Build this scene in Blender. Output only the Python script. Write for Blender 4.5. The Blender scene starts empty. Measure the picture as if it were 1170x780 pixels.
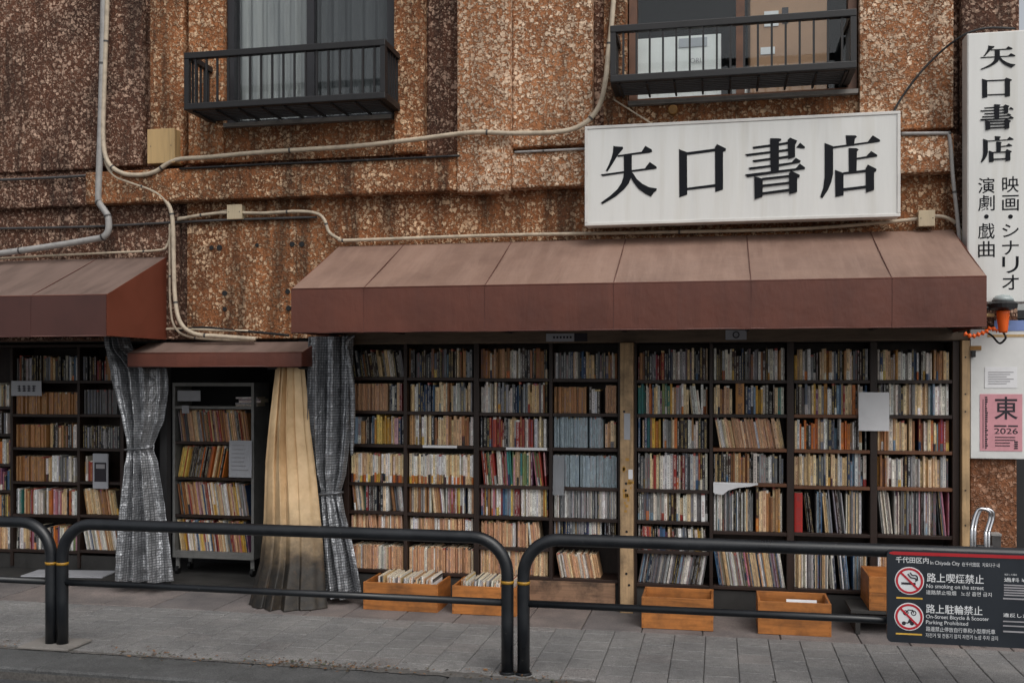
import bpy, math, random
from mathutils import Vector, Matrix
R = math.radians
rnd = random.Random(11)
S = bpy.context.scene
col = S.collection

# ------------------------------------------------------------------ camera, sky, sun, exposure
F, HZ, CXP = 1150.0, 430.0, 585.0        # focal length / horizon / centre in photograph pixels (1170 wide)
YAW, D, H = R(11.55), 7.35, 1.70         # camera turned left of the wall's normal, distance, eye height
cam = bpy.data.cameras.new('camera'); camo = bpy.data.objects.new('camera', cam); col.objects.link(camo)
cam.sensor_width = 36.0; cam.lens = 36.0 * F / 1170.0; cam.shift_y = (HZ - 390.0) / 1170.0
cam.clip_start = 0.05; cam.clip_end = 2000
camo.location = (0, -D, H); camo.rotation_euler = (R(90), 0, YAW)
S.camera = camo

SUN_EL, SUN_AZ = R(51), R(140)           # soft sun behind cloud, above the street
w = bpy.data.worlds.new('World'); S.world = w; w.use_nodes = True
nt = w.node_tree; nt.nodes.clear()
sky = nt.nodes.new('ShaderNodeTexSky'); sky.sky_type = 'NISHITA'; sky.sun_disc = False
sky.sun_elevation = SUN_EL; sky.sun_rotation = SUN_AZ
sky.air_density = 1.2; sky.dust_density = 4.0; sky.ozone_density = 1.0
hs = nt.nodes.new('ShaderNodeHueSaturation'); hs.inputs['Saturation'].default_value = 0.22
bg = nt.nodes.new('ShaderNodeBackground'); bg.inputs['Strength'].default_value = 0.12
wo = nt.nodes.new('ShaderNodeOutputWorld')
nt.links.new(sky.outputs[0], hs.inputs['Color']); nt.links.new(hs.outputs[0], bg.inputs[0]); nt.links.new(bg.outputs[0], wo.inputs[0])
sl = bpy.data.lights.new('sun', 'SUN'); sl.energy = 1.1; sl.angle = R(50); sl.color = (1.0, 0.96, 0.9)
so = bpy.data.objects.new('sun', sl); col.objects.link(so)
# light travels from the camera's side down to the wall
sd = Vector((-math.sin(SUN_AZ) * math.cos(SUN_EL), -math.cos(SUN_AZ) * math.cos(SUN_EL), -math.sin(SUN_EL)))
so.rotation_euler = sd.to_track_quat('-Z', 'Y').to_euler(); so.location = (0, -5, 10)
S.view_settings.view_transform = 'Standard'; S.view_settings.look = 'None'
S.view_settings.exposure = 0.20; S.view_settings.gamma = 1.0; S.view_settings.use_curve_mapping = False

# ------------------------------------------------------------------ pixel rays
fw = Vector((-math.sin(YAW), math.cos(YAW), 0)); rt = Vector((math.cos(YAW), math.sin(YAW), 0)); CAM = Vector((0, -D, H))
def ray(px, py): return fw + rt * ((px - CXP) / F) + Vector((0, 0, (HZ - py) / F))
def W(px, py, Y=0.0):                     # pixel on the plane Y
    d = ray(px, py); return CAM + d * ((Y + D) / d.y)
def G(px, py, z=0.0):                     # pixel on the ground
    d = ray(px, py); return CAM + d * ((z - H) / d.z)
def X(px, Y=0.0): return W(px, HZ, Y).x
def Z(px, py, Y=0.0): return W(px, py, Y).z

# ------------------------------------------------------------------ materials
def s2l(c):
    return tuple((v / 255 / 12.92 if v / 255 <= .04045 else ((v / 255 + .055) / 1.055) ** 2.4) for v in c)
MATS = {}
class NT:
    def __init__(s, name):
        s.m = bpy.data.materials.new(name); s.m.use_nodes = True; s.t = s.m.node_tree
        s.b = s.t.nodes['Principled BSDF']; s.out = s.t.nodes['Material Output']
        MATS[name] = s.m
    def n(s, typ, **kw):
        nd = s.t.nodes.new(typ)
        for k, v in kw.items():
            if k in nd.inputs: nd.inputs[k].default_value = v
            else: setattr(nd, k, v)
        return nd
    def l(s, a, b): s.t.links.new(a, b)
    def pos(s): return s.n('ShaderNodeNewGeometry').outputs['Position']
    def mapv(s, v, sc):
        m = s.n('ShaderNodeMapping'); m.inputs['Scale'].default_value = sc; s.l(v, m.inputs['Vector']); return m.outputs[0]
    def noise(s, v, scale, detail=3, rough=.6, dist=0):
        n = s.n('ShaderNodeTexNoise', Scale=scale, Detail=detail, Roughness=rough, Distortion=dist); s.l(v, n.inputs['Vector']); return n.outputs[0]
    def ramp(s, f, stops):
        r = s.n('ShaderNodeValToRGB'); e = r.color_ramp.elements
        while len(e) < len(stops): e.new(.5)
        for el, (p, c) in zip(e, stops):
            el.position = p; el.color = (*c, 1) if len(c) == 3 else c
        s.l(f, r.inputs[0]); return r.outputs[0]
    def mix(s, f, a, b, mode='MIX'):
        m = s.n('ShaderNodeMix', data_type='RGBA', blend_type=mode)
        for sock, v in ((m.inputs['Factor'], f), (m.inputs[6], a), (m.inputs[7], b)):
            if hasattr(v, 'is_linked') or hasattr(v, 'links'): s.l(v, sock)
            elif isinstance(v, (int, float)): sock.default_value = v
            else: sock.default_value = (*v, 1) if len(v) == 3 else v
        return m.outputs[2]
    def math(s, op, a, b=0.0, c=0.0):
        m = s.n('ShaderNodeMath', operation=op)
        for i, v in enumerate((a, b, c)):
            if hasattr(v, 'links'): s.l(v, m.inputs[i])
            else: m.inputs[i].default_value = v
        return m.outputs[0]
    def bump(s, h, strength=.3, dist=.01):
        b = s.n('ShaderNodeBump', Strength=strength, Distance=dist); s.l(h, b.inputs['Height']); s.l(b.outputs[0], s.b.inputs['Normal'])

def plain(name, c, rough=.6, var=.15, scale=9.0, metal=0.0, bump=.1, spec=None, stretch=(1, 1, 1), fine=60):
    t = NT(name); c = s2l(c)
    p = t.mapv(t.pos(), stretch)
    n1 = t.noise(p, scale, 5, .65)
    cc = t.ramp(n1, [(.25, tuple(v * (1 - var * 1.6) for v in c)), (.5, c), (.78, tuple(min(1, v * (1 + var)) for v in c))])
    t.l(cc, t.b.inputs['Base Color'])
    rr = t.math('MULTIPLY_ADD', n1, .3, rough - .15); t.l(rr, t.b.inputs['Roughness'])
    t.b.inputs['Metallic'].default_value = metal
    if spec is not None: t.b.inputs['Specular IOR Level'].default_value = spec
    if bump: t.bump(t.noise(p, fine, 3), bump, .004)
    return t.m

def stucco(name, base1, base2, fleck, soot=.5, thr=.53):
    t = NT(name); p = t.pos()
    big = t.noise(p, 1.1, 4, .6)
    base = t.ramp(big, [(.36, s2l(base1)), (.62, s2l(base2))])
    wv = t.n('ShaderNodeVectorMath', operation='MULTIPLY_ADD'); wn = t.n('ShaderNodeTexNoise', Scale=38.0, Detail=2.5); t.l(p, wn.inputs['Vector'])
    t.l(wn.outputs['Color'], wv.inputs[0]); wv.inputs[1].default_value = (.05, .05, .05); t.l(p, wv.inputs[2])
    n2 = t.noise(p, 60, 2, .5, .3)
    def blobs(scale, lo, hi, pw):                          # separate sprayed blobs of uneven size
        vo = t.n('ShaderNodeTexVoronoi', Scale=scale); t.l(wv.outputs[0], vo.inputs['Vector'])
        sc_ = t.n('ShaderNodeSeparateColor'); t.l(vo.outputs['Color'], sc_.inputs[0])
        rad = t.math('MULTIPLY_ADD', t.math('POWER', sc_.outputs[0], pw), hi - lo, lo)
        rad = t.math('ADD', rad, t.math('MULTIPLY_ADD', t.noise(p, 2.6, 3), .5, -.25 - thr))
        d_ = t.math('SUBTRACT', rad, vo.outputs['Distance'])
        m_ = t.n('ShaderNodeMapRange', interpolation_type='SMOOTHSTEP'); t.l(d_, m_.inputs[0]); m_.inputs[1].default_value = -.05; m_.inputs[2].default_value = .17
        return m_.outputs[0], sc_.outputs[1]
    f1, r1 = blobs(35, .0, .64, .9); f2, r2 = blobs(68, .0, .56, 1.0)
    f2 = t.math('MULTIPLY', f2, t.math('MULTIPLY_ADD', r2, .6, .3)); f1 = t.math('MULTIPLY', f1, t.math('MULTIPLY_ADD', r1, .45, .55))
    fmax = t.math('MAXIMUM', f1, f2)
    class _o: outputs = [fmax]
    fl = _o
    tone = t.noise(p, 7, 2)
    fc = t.ramp(tone, [(.3, tuple(v * .62 for v in s2l(fleck))), (.7, s2l(fleck))])
    pits = t.ramp(t.noise(p, 38, 3, .6), [(.3, (.42, .40, .40)), (.55, (1, 1, 1))])
    c = t.mix(1.0, base, pits, 'MULTIPLY')
    c = t.mix(fl.outputs[0], c, fc)
    st = t.noise(t.mapv(p, (5.0, 5.0, .55)), 1.0, 5, .7)   # rain streaks and soot
    sm = t.ramp(st, [(.46, (0, 0, 0)), (.62, (1, 1, 1))])
    sm2 = t.ramp(t.noise(p, 2.3, 5, .7), [(.46, (0, 0, 0)), (.70, (1, 1, 1))])
    k = t.math('MULTIPLY', t.math('MAXIMUM', t.math('MULTIPLY', sm, 1), t.math('MULTIPLY', sm2, .8)), soot)
    c = t.mix(k, c, s2l((34, 28, 25)))
    t.l(c, t.b.inputs['Base Color']); t.b.inputs['Roughness'].default_value = .85; t.b.inputs['Specular IOR Level'].default_value = .25
    hh = t.math('ADD', fmax, t.math('MULTIPLY', n2, .5))
    hh = t.math('ADD', hh, t.math('MULTIPLY', t.noise(p, 9, 4, .65), 1.6)); t.bump(hh, 1.0, .016)
    return t.m

def wood(name, c, var=.3, rough=.6, axis='x', dirt=0.0, scale=1.0):
    t = NT(name); c = s2l(c); oi = t.n('ShaderNodeObjectInfo')
    add = t.n('ShaderNodeVectorMath', operation='ADD'); t.l(t.pos(), add.inputs[0])
    sc = t.n('ShaderNodeVectorMath', operation='SCALE'); t.l(oi.outputs['Random'], sc.inputs['Scale']); sc.inputs[0].default_value = (7, 3, 5); t.l(sc.outputs[0], add.inputs[1])
    st = {'x': (2.5, 30, 30), 'z': (30, 30, 2.5), 'y': (30, 2.5, 30)}[axis]
    p = t.mapv(add.outputs[0], tuple(v * scale for v in st))
    n = t.noise(p, 1.0, 5, .65, .5)
    cc = t.ramp(n, [(.28, tuple(v * (1 - var * 1.7) for v in c)), (.5, c), (.75, tuple(min(1, v * (1 + var)) for v in c))])
    b = t.math('MULTIPLY_ADD', oi.outputs['Random'], .35, .82)
    hsv = t.n('ShaderNodeHueSaturation'); t.l(b, hsv.inputs['Value']); t.l(cc, hsv.inputs['Color'])
    o = hsv.outputs[0]
    if dirt:
        dn = t.ramp(t.noise(t.pos(), 6, 5, .7), [(.45, (0, 0, 0)), (.7, (1, 1, 1))])
        o = t.mix(t.math('MULTIPLY', dn, dirt), o, s2l((45, 38, 33)))
    t.l(o, t.b.inputs['Base Color']); t.b.inputs['Roughness'].default_value = rough
    t.bump(n, .25, .003)
    return t.m

stucco('stucco_orange', (126, 79, 50), (174, 114, 73), (244, 206, 168), .68, -.05)
stucco('stucco_brown', (86, 57, 45), (112, 75, 57), (222, 186, 162), .66, -.05)
stucco('stucco_pale', (146, 95, 63), (182, 124, 84), (253, 224, 194), .40, -.10)
stucco('stucco_low', (118, 76, 52), (150, 100, 70), (206, 160, 132), .35, .0)
plain('dark_paint', (34, 34, 36), .7, .2)
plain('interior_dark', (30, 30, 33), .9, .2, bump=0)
plain('black_metal', (26, 27, 30), .42, .25, 12, 0, .08)
plain('rail_paint', (20, 23, 27), .33, .2, 14, 0, .05)
plain('balcony_metal', (25, 24, 26), .5, .35, 10, 0, .1)
t = NT('rail_worn'); p_ = t.pos()
n_ = t.noise(p_, 30, 5, .75); sc_ = t.ramp(n_, [(.66, (0, 0, 0)), (.70, (1, 1, 1))])
d_ = t.noise(p_, 5, 5, .7)
c_ = t.mix(sc_, t.ramp(d_, [(.3, s2l((17, 20, 24))), (.7, s2l((30, 33, 37)))]), s2l((84, 82, 80)))
t.l(c_, t.b.inputs['Base Color']); t.l(t.math('MULTIPLY_ADD', d_, .5, .12), t.b.inputs['Roughness']); t.bump(t.noise(p_, 70, 3), .06, .003)
plain('yellow_tape', (164, 122, 34), .5, .2)
plain('pipe_grey', (150, 148, 146), .55, .25, 14, 0, .08)
plain('pipe_beige', (182, 168, 148), .6, .25, 14, 0, .08)
plain('pipe_dark', (70, 68, 68), .55, .3, 14, 0, .08)
plain('cable_black', (22, 22, 24), .5, .2)
plain('box_beige', (186, 170, 142), .55, .15, 5, 0, .05, stretch=(6, 6, .6))
plain('box_wood', (184, 154, 108), .6, .22, 4, 0, .05, stretch=(9, 9, .4))
plain('sign_white', (214, 214, 211), .35, .07, 2.2, 0, .02, stretch=(3, 1, .35))
t = MATS['sign_white'].node_tree; pb = t.nodes['Principled BSDF']; src = pb.inputs['Base Color'].links[0].from_socket
g_ = t.nodes.new('ShaderNodeNewGeometry'); mp = t.nodes.new('ShaderNodeMapping'); mp.inputs['Scale'].default_value = (14, 1, .8); t.links.new(g_.outputs['Position'], mp.inputs['Vector'])
nz_ = t.nodes.new('ShaderNodeTexNoise'); nz_.inputs['Scale'].default_value = 1.0; nz_.inputs['Detail'].default_value = 5; t.links.new(mp.outputs[0], nz_.inputs['Vector'])
rp = t.nodes.new('ShaderNodeValToRGB'); rp.color_ramp.elements[0].position = .52; rp.color_ramp.elements[0].color = (1, 1, 1, 1); rp.color_ramp.elements[1].position = .78; rp.color_ramp.elements[1].color = (.88, .86, .82, 1); t.links.new(nz_.outputs[0], rp.inputs[0])
mx = t.nodes.new('ShaderNodeMix'); mx.data_type = 'RGBA'; mx.blend_type = 'MULTIPLY'; mx.inputs['Factor'].default_value = 1; t.links.new(src, mx.inputs[6]); t.links.new(rp.outputs[0], mx.inputs[7]); t.links.new(mx.outputs[2], pb.inputs['Base Color'])
plain('sign_frame', (206, 204, 200), .4, .10, 6, 0, .03)
plain('sign_ink', (11, 14, 21), .6, .2, 8, 0, 0, spec=.2)
plain('paper', (222, 222, 224), .8, .06, 9, 0, .05)
plain('paper_grey', (168, 170, 176), .8, .08, 9, 0, .05)
plain('paper_pink', (204, 146, 154), .8, .08, 14, 0, .04)
plain('paper_blue', (120, 140, 190), .8, .1, 14, 0, .04)
plain('print_ink', (40, 36, 44), .7, .1, 14, 0, 0)
plain('print_grey', (150, 148, 152), .7, .1, 14, 0, 0)
plain('board_white', (214, 214, 212), .6, .10, 4, 0, .05)
plain('panel_navy', (30, 36, 44), .45, .12, 6, 0, .03)
plain('panel_red', (168, 30, 38), .45, .1, 6, 0, .02)
plain('panel_white', (214, 216, 218), .5, .05, 9, 0, 0)
plain('panel_yellow', (206, 164, 66), .5, .08, 9, 0, 0)
plain('icon_red', (176, 30, 44), .5, .08, 9, 0, 0)
plain('chrome', (200, 200, 204), .25, .1, 9, 1.0, .02)
plain('shelf_metal', (128, 128, 126), .5, .2, 9, .2, .05)
plain('orange_plastic', (232, 98, 28), .45, .12, 9, 0, .03)
plain('lens', (150, 160, 160), .15, .1, 9, 0, 0)
plain('lintel', (104, 88, 72), .6, .3, 8, 0, .1, stretch=(.6, 4, 4))
plain('concrete', (120, 116, 112), .85, .25, 6, 0, .3)
plain('base_dark', (52, 51, 50), .85, .35, 5, 0, .3)
plain('window_frame', (36, 36, 40), .45, .2)
plain('brown_frame', (98, 66, 48), .5, .25)
plain('cardboard', (168, 132, 104), .8, .10, 5, 0, .05)
plain('box_white', (228, 228, 226), .6, .06, 5, 0, .02)
plain('room', (32, 34, 36), .9, .15, 5, 0, 0)
plain('rust_yellow', (170, 128, 60), .7, .3)
plain('bronze_bolt', (150, 108, 50), .5, .2)
wood('shelf_wood', (46, 31, 25), .35, .5)
wood('shelf_wood_v', (44, 30, 24), .35, .5, 'z')
wood('shelf_worn', (104, 66, 42), .35, .5)
wood('crate_wood', (176, 112, 56), .28, .5, dirt=.5)
wood('crate_wood_side', (168, 104, 50), .26, .5, 'y', dirt=.5)
wood('board_old', (136, 106, 84), .35, .8, dirt=.8)
wood('post_old', (170, 142, 108), .25, .75, 'z', dirt=.6)
wood('trim_pale', (178, 148, 110), .2, .6, 'z', dirt=.4)

def fabric_awning():
    t = NT('awning_fabric'); p = t.pos()
    # vinyl, bleached where the weather reaches: real fading of the roof slope follows the upper panels' own material
    n = t.noise(p, 2.2, 5, .6)
    c = t.ramp(n, [(.3, s2l((82, 43, 32))), (.7, s2l((102, 56, 42)))])
    st = t.ramp(t.noise(t.mapv(p, (9, 2, .8)), 1, 4, .7), [(.45, (0, 0, 0)), (.75, (1, 1, 1))])
    c = t.mix(t.math('MULTIPLY', st, .30), c, s2l((60, 34, 30)))
    t.l(c, t.b.inputs['Base Color']); t.b.inputs['Roughness'].default_value = .55
    wk = t.noise(t.mapv(p, (6, 1.6, 1.6)), 1, 5, .6, .6); t.bump(t.math('ADD', t.noise(p, 5, 3), wk), .3, .02)
    t = NT('awning_faded'); p = t.pos()
    n = t.noise(t.mapv(p, (1.2, 1, 1)), 1.6, 5, .6)
    c = t.ramp(n, [(.3, s2l((114, 90, 79))), (.7, s2l((142, 115, 101)))])
    st = t.ramp(t.noise(t.mapv(p, (11, 1.0, 1.0)), 1, 4, .7), [(.45, (0, 0, 0)), (.75, (1, 1, 1))])
    c = t.mix(t.math('MULTIPLY', st, .35), c, s2l((164, 138, 124)))
    t.l(c, t.b.inputs['Base Color']); t.b.inputs['Roughness'].default_value = .6
    wk = t.noise(t.mapv(p, (7, 1.6, 1.6)), 1, 5, .6, .6); t.bump(t.math('ADD', t.noise(p, 4, 3), wk), .35, .02)
fabric_awning()
plain('awning_grey', (112, 94, 86), .6, .22, 3, 0, .06, stretch=(3, .6, .6)); plain('awning_fabric_dark', (72, 42, 37), .6, .18, 3, 0, .06)  # greyer, darker roof vinyl, then a darker brown for the valance
plain('awning_side', (104, 52, 36), .55, .15, 3, 0, .05)
plain('awning_seam', (86, 50, 43), .6, .2, 6, 0, .05)

def asphalt():
    t = NT('asphalt'); p = t.pos()
    n = t.noise(p, 140, 3, .7); b = t.noise(p, 2.4, 5, .6)
    c = t.mix(1, t.ramp(n, [(.3, (.028, .029, .031)), (.6, (.06, .061, .064)), (.8, (.12, .12, .12))]), t.ramp(b, [(.3, (.75, .75, .78)), (.7, (1.2, 1.2, 1.2))]), 'MULTIPLY')
    t.l(c, t.b.inputs['Base Color']); t.b.inputs['Roughness'].default_value = .75
    t.bump(n, .6, .006)
    t = NT('paver'); p = t.pos(); oi = t.n('ShaderNodeObjectInfo')
    n = t.noise(p, 150, 3, .75); b = t.noise(p, 1.7, 6, .65); m = t.noise(p, 22, 4, .7)
    c = t.ramp(n, [(.28, s2l((86, 86, 86))), (.5, s2l((130, 129, 128))), (.75, s2l((180, 178, 177)))])
    c = t.mix(1, c, t.ramp(b, [(.3, (.56, .57, .59)), (.7, (1.06, 1.06, 1.06))]), 'MULTIPLY')
    c = t.mix(1, c, t.ramp(m, [(.3, (.74, .74, .74)), (.7, (1.1, 1.1, 1.1))]), 'MULTIPLY')
    rv = t.ramp(oi.outputs['Random'], [(0, (.92, .92, .92)), (.5, (1, .99, .98)), (.85, (1.02, 1.01, 1.0)), (1, (1.04, .99, .97))])
    c = t.mix(1, c, rv, 'MULTIPLY')
    t.l(c, t.b.inputs['Base Color']); t.b.inputs['Roughness'].default_value = .85
    t.bump(t.math('ADD', n, m), .45, .004)
    t = NT('paver_border'); p = t.pos(); oi = t.n('ShaderNodeObjectInfo')
    n = t.noise(p, 120, 3, .75); b = t.noise(p, 2.5, 6, .65)
    c = t.ramp(n, [(.3, s2l((96, 92, 91))), (.7, s2l((152, 145, 141)))])
    c = t.mix(1, c, t.ramp(b, [(.35, (.55, .56, .58)), (.7, (1.08, 1.04, 1.02))]), 'MULTIPLY')
    c = t.mix(1, c, t.ramp(oi.outputs['Random'], [(0, (.82, .83, .86)), (1, (1.06, 1.0, .98))]), 'MULTIPLY')
    t.l(c, t.b.inputs['Base Color']); t.b.inputs['Roughness'].default_value = .85; t.bump(n, .4, .004)
    t = NT('kerb_stone'); p = t.pos()
    n = t.noise(p, 130, 3, .75); b = t.noise(p, 4, 6, .7)
    c = t.ramp(n, [(.3, s2l((58, 60, 62))), (.7, s2l((104, 104, 104)))])
    c = t.mix(1, c, t.ramp(b, [(.3, (.5, .5, .5)), (.7, (1.05, 1.05, 1.05))]), 'MULTIPLY')
    t.l(c, t.b.inputs['Base Color']); t.b.inputs['Roughness'].default_value = .85; t.bump(n, .5, .005)
    t = NT('joint_sand'); p = t.pos()
    c = t.ramp(t.noise(p, 60, 4, .7), [(.3, s2l((62, 60, 58))), (.7, s2l((98, 95, 92)))])
    t.l(c, t.b.inputs['Base Color']); t.b.inputs['Roughness'].default_value = .95
asphalt()
t = NT('litter'); oi = t.n('ShaderNodeVertexColor', layer_name='Col'); t.l(oi.outputs[0], t.b.inputs['Base Color']); t.b.inputs['Roughness'].default_value = .9

def book_mat():
    t = NT('book'); a = t.n('ShaderNodeVertexColor', layer_name='Col'); k = t.n('ShaderNodeVertexColor', layer_name='Ink')
    uv = t.n('ShaderNodeUVMap', uv_map='UVMap'); sp = t.n('ShaderNodeSeparateXYZ'); t.l(uv.outputs[0], sp.inputs[0])
    u, v = sp.outputs[0], sp.outputs[1]
    gate = t.math('LESS_THAN', t.math('ABSOLUTE', t.math('SUBTRACT', u, .5)), .27)
    cv = t.n('ShaderNodeCombineXYZ'); t.l(t.math('MULTIPLY', u, 3.2), cv.inputs[0]); t.l(t.math('MULTIPLY', v, 2.3), cv.inputs[1])
    ch = t.math('GREATER_THAN', t.noise(cv.outputs[0], 1.0, 2, .6), .51)
    lv = t.n('ShaderNodeCombineXYZ'); t.l(t.math('MULTIPLY', v, .16), lv.inputs[1])
    blk = t.math('GREATER_THAN', t.noise(lv.outputs[0], 1.0, 1), .44)
    m = t.math('MULTIPLY', t.math('MULTIPLY', gate, ch), blk)
    c = t.mix(t.math('MULTIPLY', m, .85), a.outputs[0], k.outputs[0])
    gr = t.ramp(t.noise(t.pos(), 25, 4, .7), [(.3, (.92, .9, .88)), (.65, (1.08, 1.08, 1.08))])
    c = t.mix(1, c, gr, 'MULTIPLY')
    t.l(c, t.b.inputs['Base Color']); t.b.inputs['Roughness'].default_value = .5
    t.bump(t.noise(t.pos(), 200, 2), .1, .002)
book_mat()

def check_cloth():
    t = NT('check_vinyl'); uv = t.n('ShaderNodeUVMap', uv_map='UVMap'); sp = t.n('ShaderNodeSeparateXYZ'); t.l(uv.outputs[0], sp.inputs[0])
    u = t.math('FRACT', t.math('MULTIPLY', sp.outputs[0], 50)); v = t.math('FRACT', t.math('MULTIPLY', sp.outputs[1], 50))
    g = t.math('MULTIPLY', t.math('GREATER_THAN', u, .22), t.math('GREATER_THAN', v, .28))
    n = t.noise(t.pos(), 7, 4, .7)
    c = t.mix(t.math('MULTIPLY', g, .9), s2l((108, 110, 114)), t.ramp(n, [(.3, s2l((128, 130, 134))), (.7, s2l((206, 208, 212)))]))
    t.l(c, t.b.inputs['Base Color']); t.b.inputs['Roughness'].default_value = .26; t.b.inputs['Metallic'].default_value = .55
    t.b.inputs['Transmission Weight'].default_value = 0.0
    t.bump(t.math('ADD', t.noise(t.pos(), 11, 4, .6), t.math('MULTIPLY', g, .05)), .9, .03)
    t = NT('beige_tarp'); p = t.pos()
    c = t.ramp(t.noise(p, 5, 5, .6), [(.3, s2l((184, 152, 112))), (.7, s2l((220, 190, 148)))])
    sz = t.n('ShaderNodeSeparateXYZ'); t.l(p, sz.inputs[0])
    # splashed street dirt and mildew with a ragged upper edge, darkest at the hem
    hgt = t.math('ADD', sz.outputs[2], t.math('MULTIPLY', t.math('SUBTRACT', t.noise(p, 6, 5, .7), .5), .42))
    mr = t.n('ShaderNodeMapRange', interpolation_type='SMOOTHSTEP'); t.l(hgt, mr.inputs[0]); mr.inputs[1].default_value = .26; mr.inputs[2].default_value = .82; inv = t.math('SUBTRACT', 1.0, mr.outputs[0])
    dirt = t.math('MULTIPLY', inv, t.ramp(t.noise(p, 13, 5, .7), [(.22, (.93, .93, .93)), (.6, (1, 1, 1))]))
    c = t.mix(dirt, c, s2l((24, 22, 20)))
    sp2 = t.ramp(t.noise(p, 4, 4, .7), [(.58, (0, 0, 0)), (.72, (1, 1, 1))])
    c = t.mix(t.math('MULTIPLY', sp2, .35), c, s2l((120, 90, 58)))
    t.l(c, t.b.inputs['Base Color']); t.b.inputs['Roughness'].default_value = .6
    t.bump(t.noise(p, 9, 4), .25, .02)
    t = NT('net_curtain'); p = t.pos()
    c = t.ramp(t.noise(t.mapv(p, (6, 1, .5)), 1, 4), [(.3, s2l((112, 114, 116))), (.7, s2l((164, 164, 162)))])
    t.l(c, t.b.inputs['Base Color']); t.b.inputs['Roughness'].default_value = .9
    t = NT('net_curtain_dark'); p = t.pos()
    c = t.ramp(t.noise(t.mapv(p, (6, 1, .5)), 1, 4), [(.3, s2l((52, 54, 57))), (.7, s2l((76, 78, 80)))])
    t.l(c, t.b.inputs['Base Color']); t.b.inputs['Roughness'].default_value = .9
    t = NT('glass'); tr = t.n('ShaderNodeBsdfTransparent'); tr.inputs[0].default_value = (.95, .97, .97, 1); gl = t.n('ShaderNodeBsdfGlossy', Roughness=.03)
    lw = t.n('ShaderNodeLayerWeight', Blend=.5); fr_ = t.math('MULTIPLY_ADD', t.math('POWER', lw.outputs['Facing'], 5.0), .9, .035); mx = t.n('ShaderNodeMixShader'); t.l(fr_, mx.inputs[0]); t.l(tr.outputs[0], mx.inputs[1]); t.l(gl.outputs[0], mx.inputs[2]); t.l(mx.outputs[0], t.out.inputs[0])
    t = NT('clear_plastic'); tr = t.n('ShaderNodeBsdfTransparent'); tr.inputs[0].default_value = (.8, .82, .84, 1); df = t.n('ShaderNodeBsdfPrincipled', Roughness=.25); df.inputs['Base Color'].default_value = (.35, .36, .38, 1)
    mx = t.n('ShaderNodeMixShader'); mx.inputs[0].default_value = .5; t.l(tr.outputs[0], mx.inputs[1]); t.l(df.outputs[0], mx.inputs[2]); t.l(mx.outputs[0], t.out.inputs[0])
check_cloth()

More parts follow.
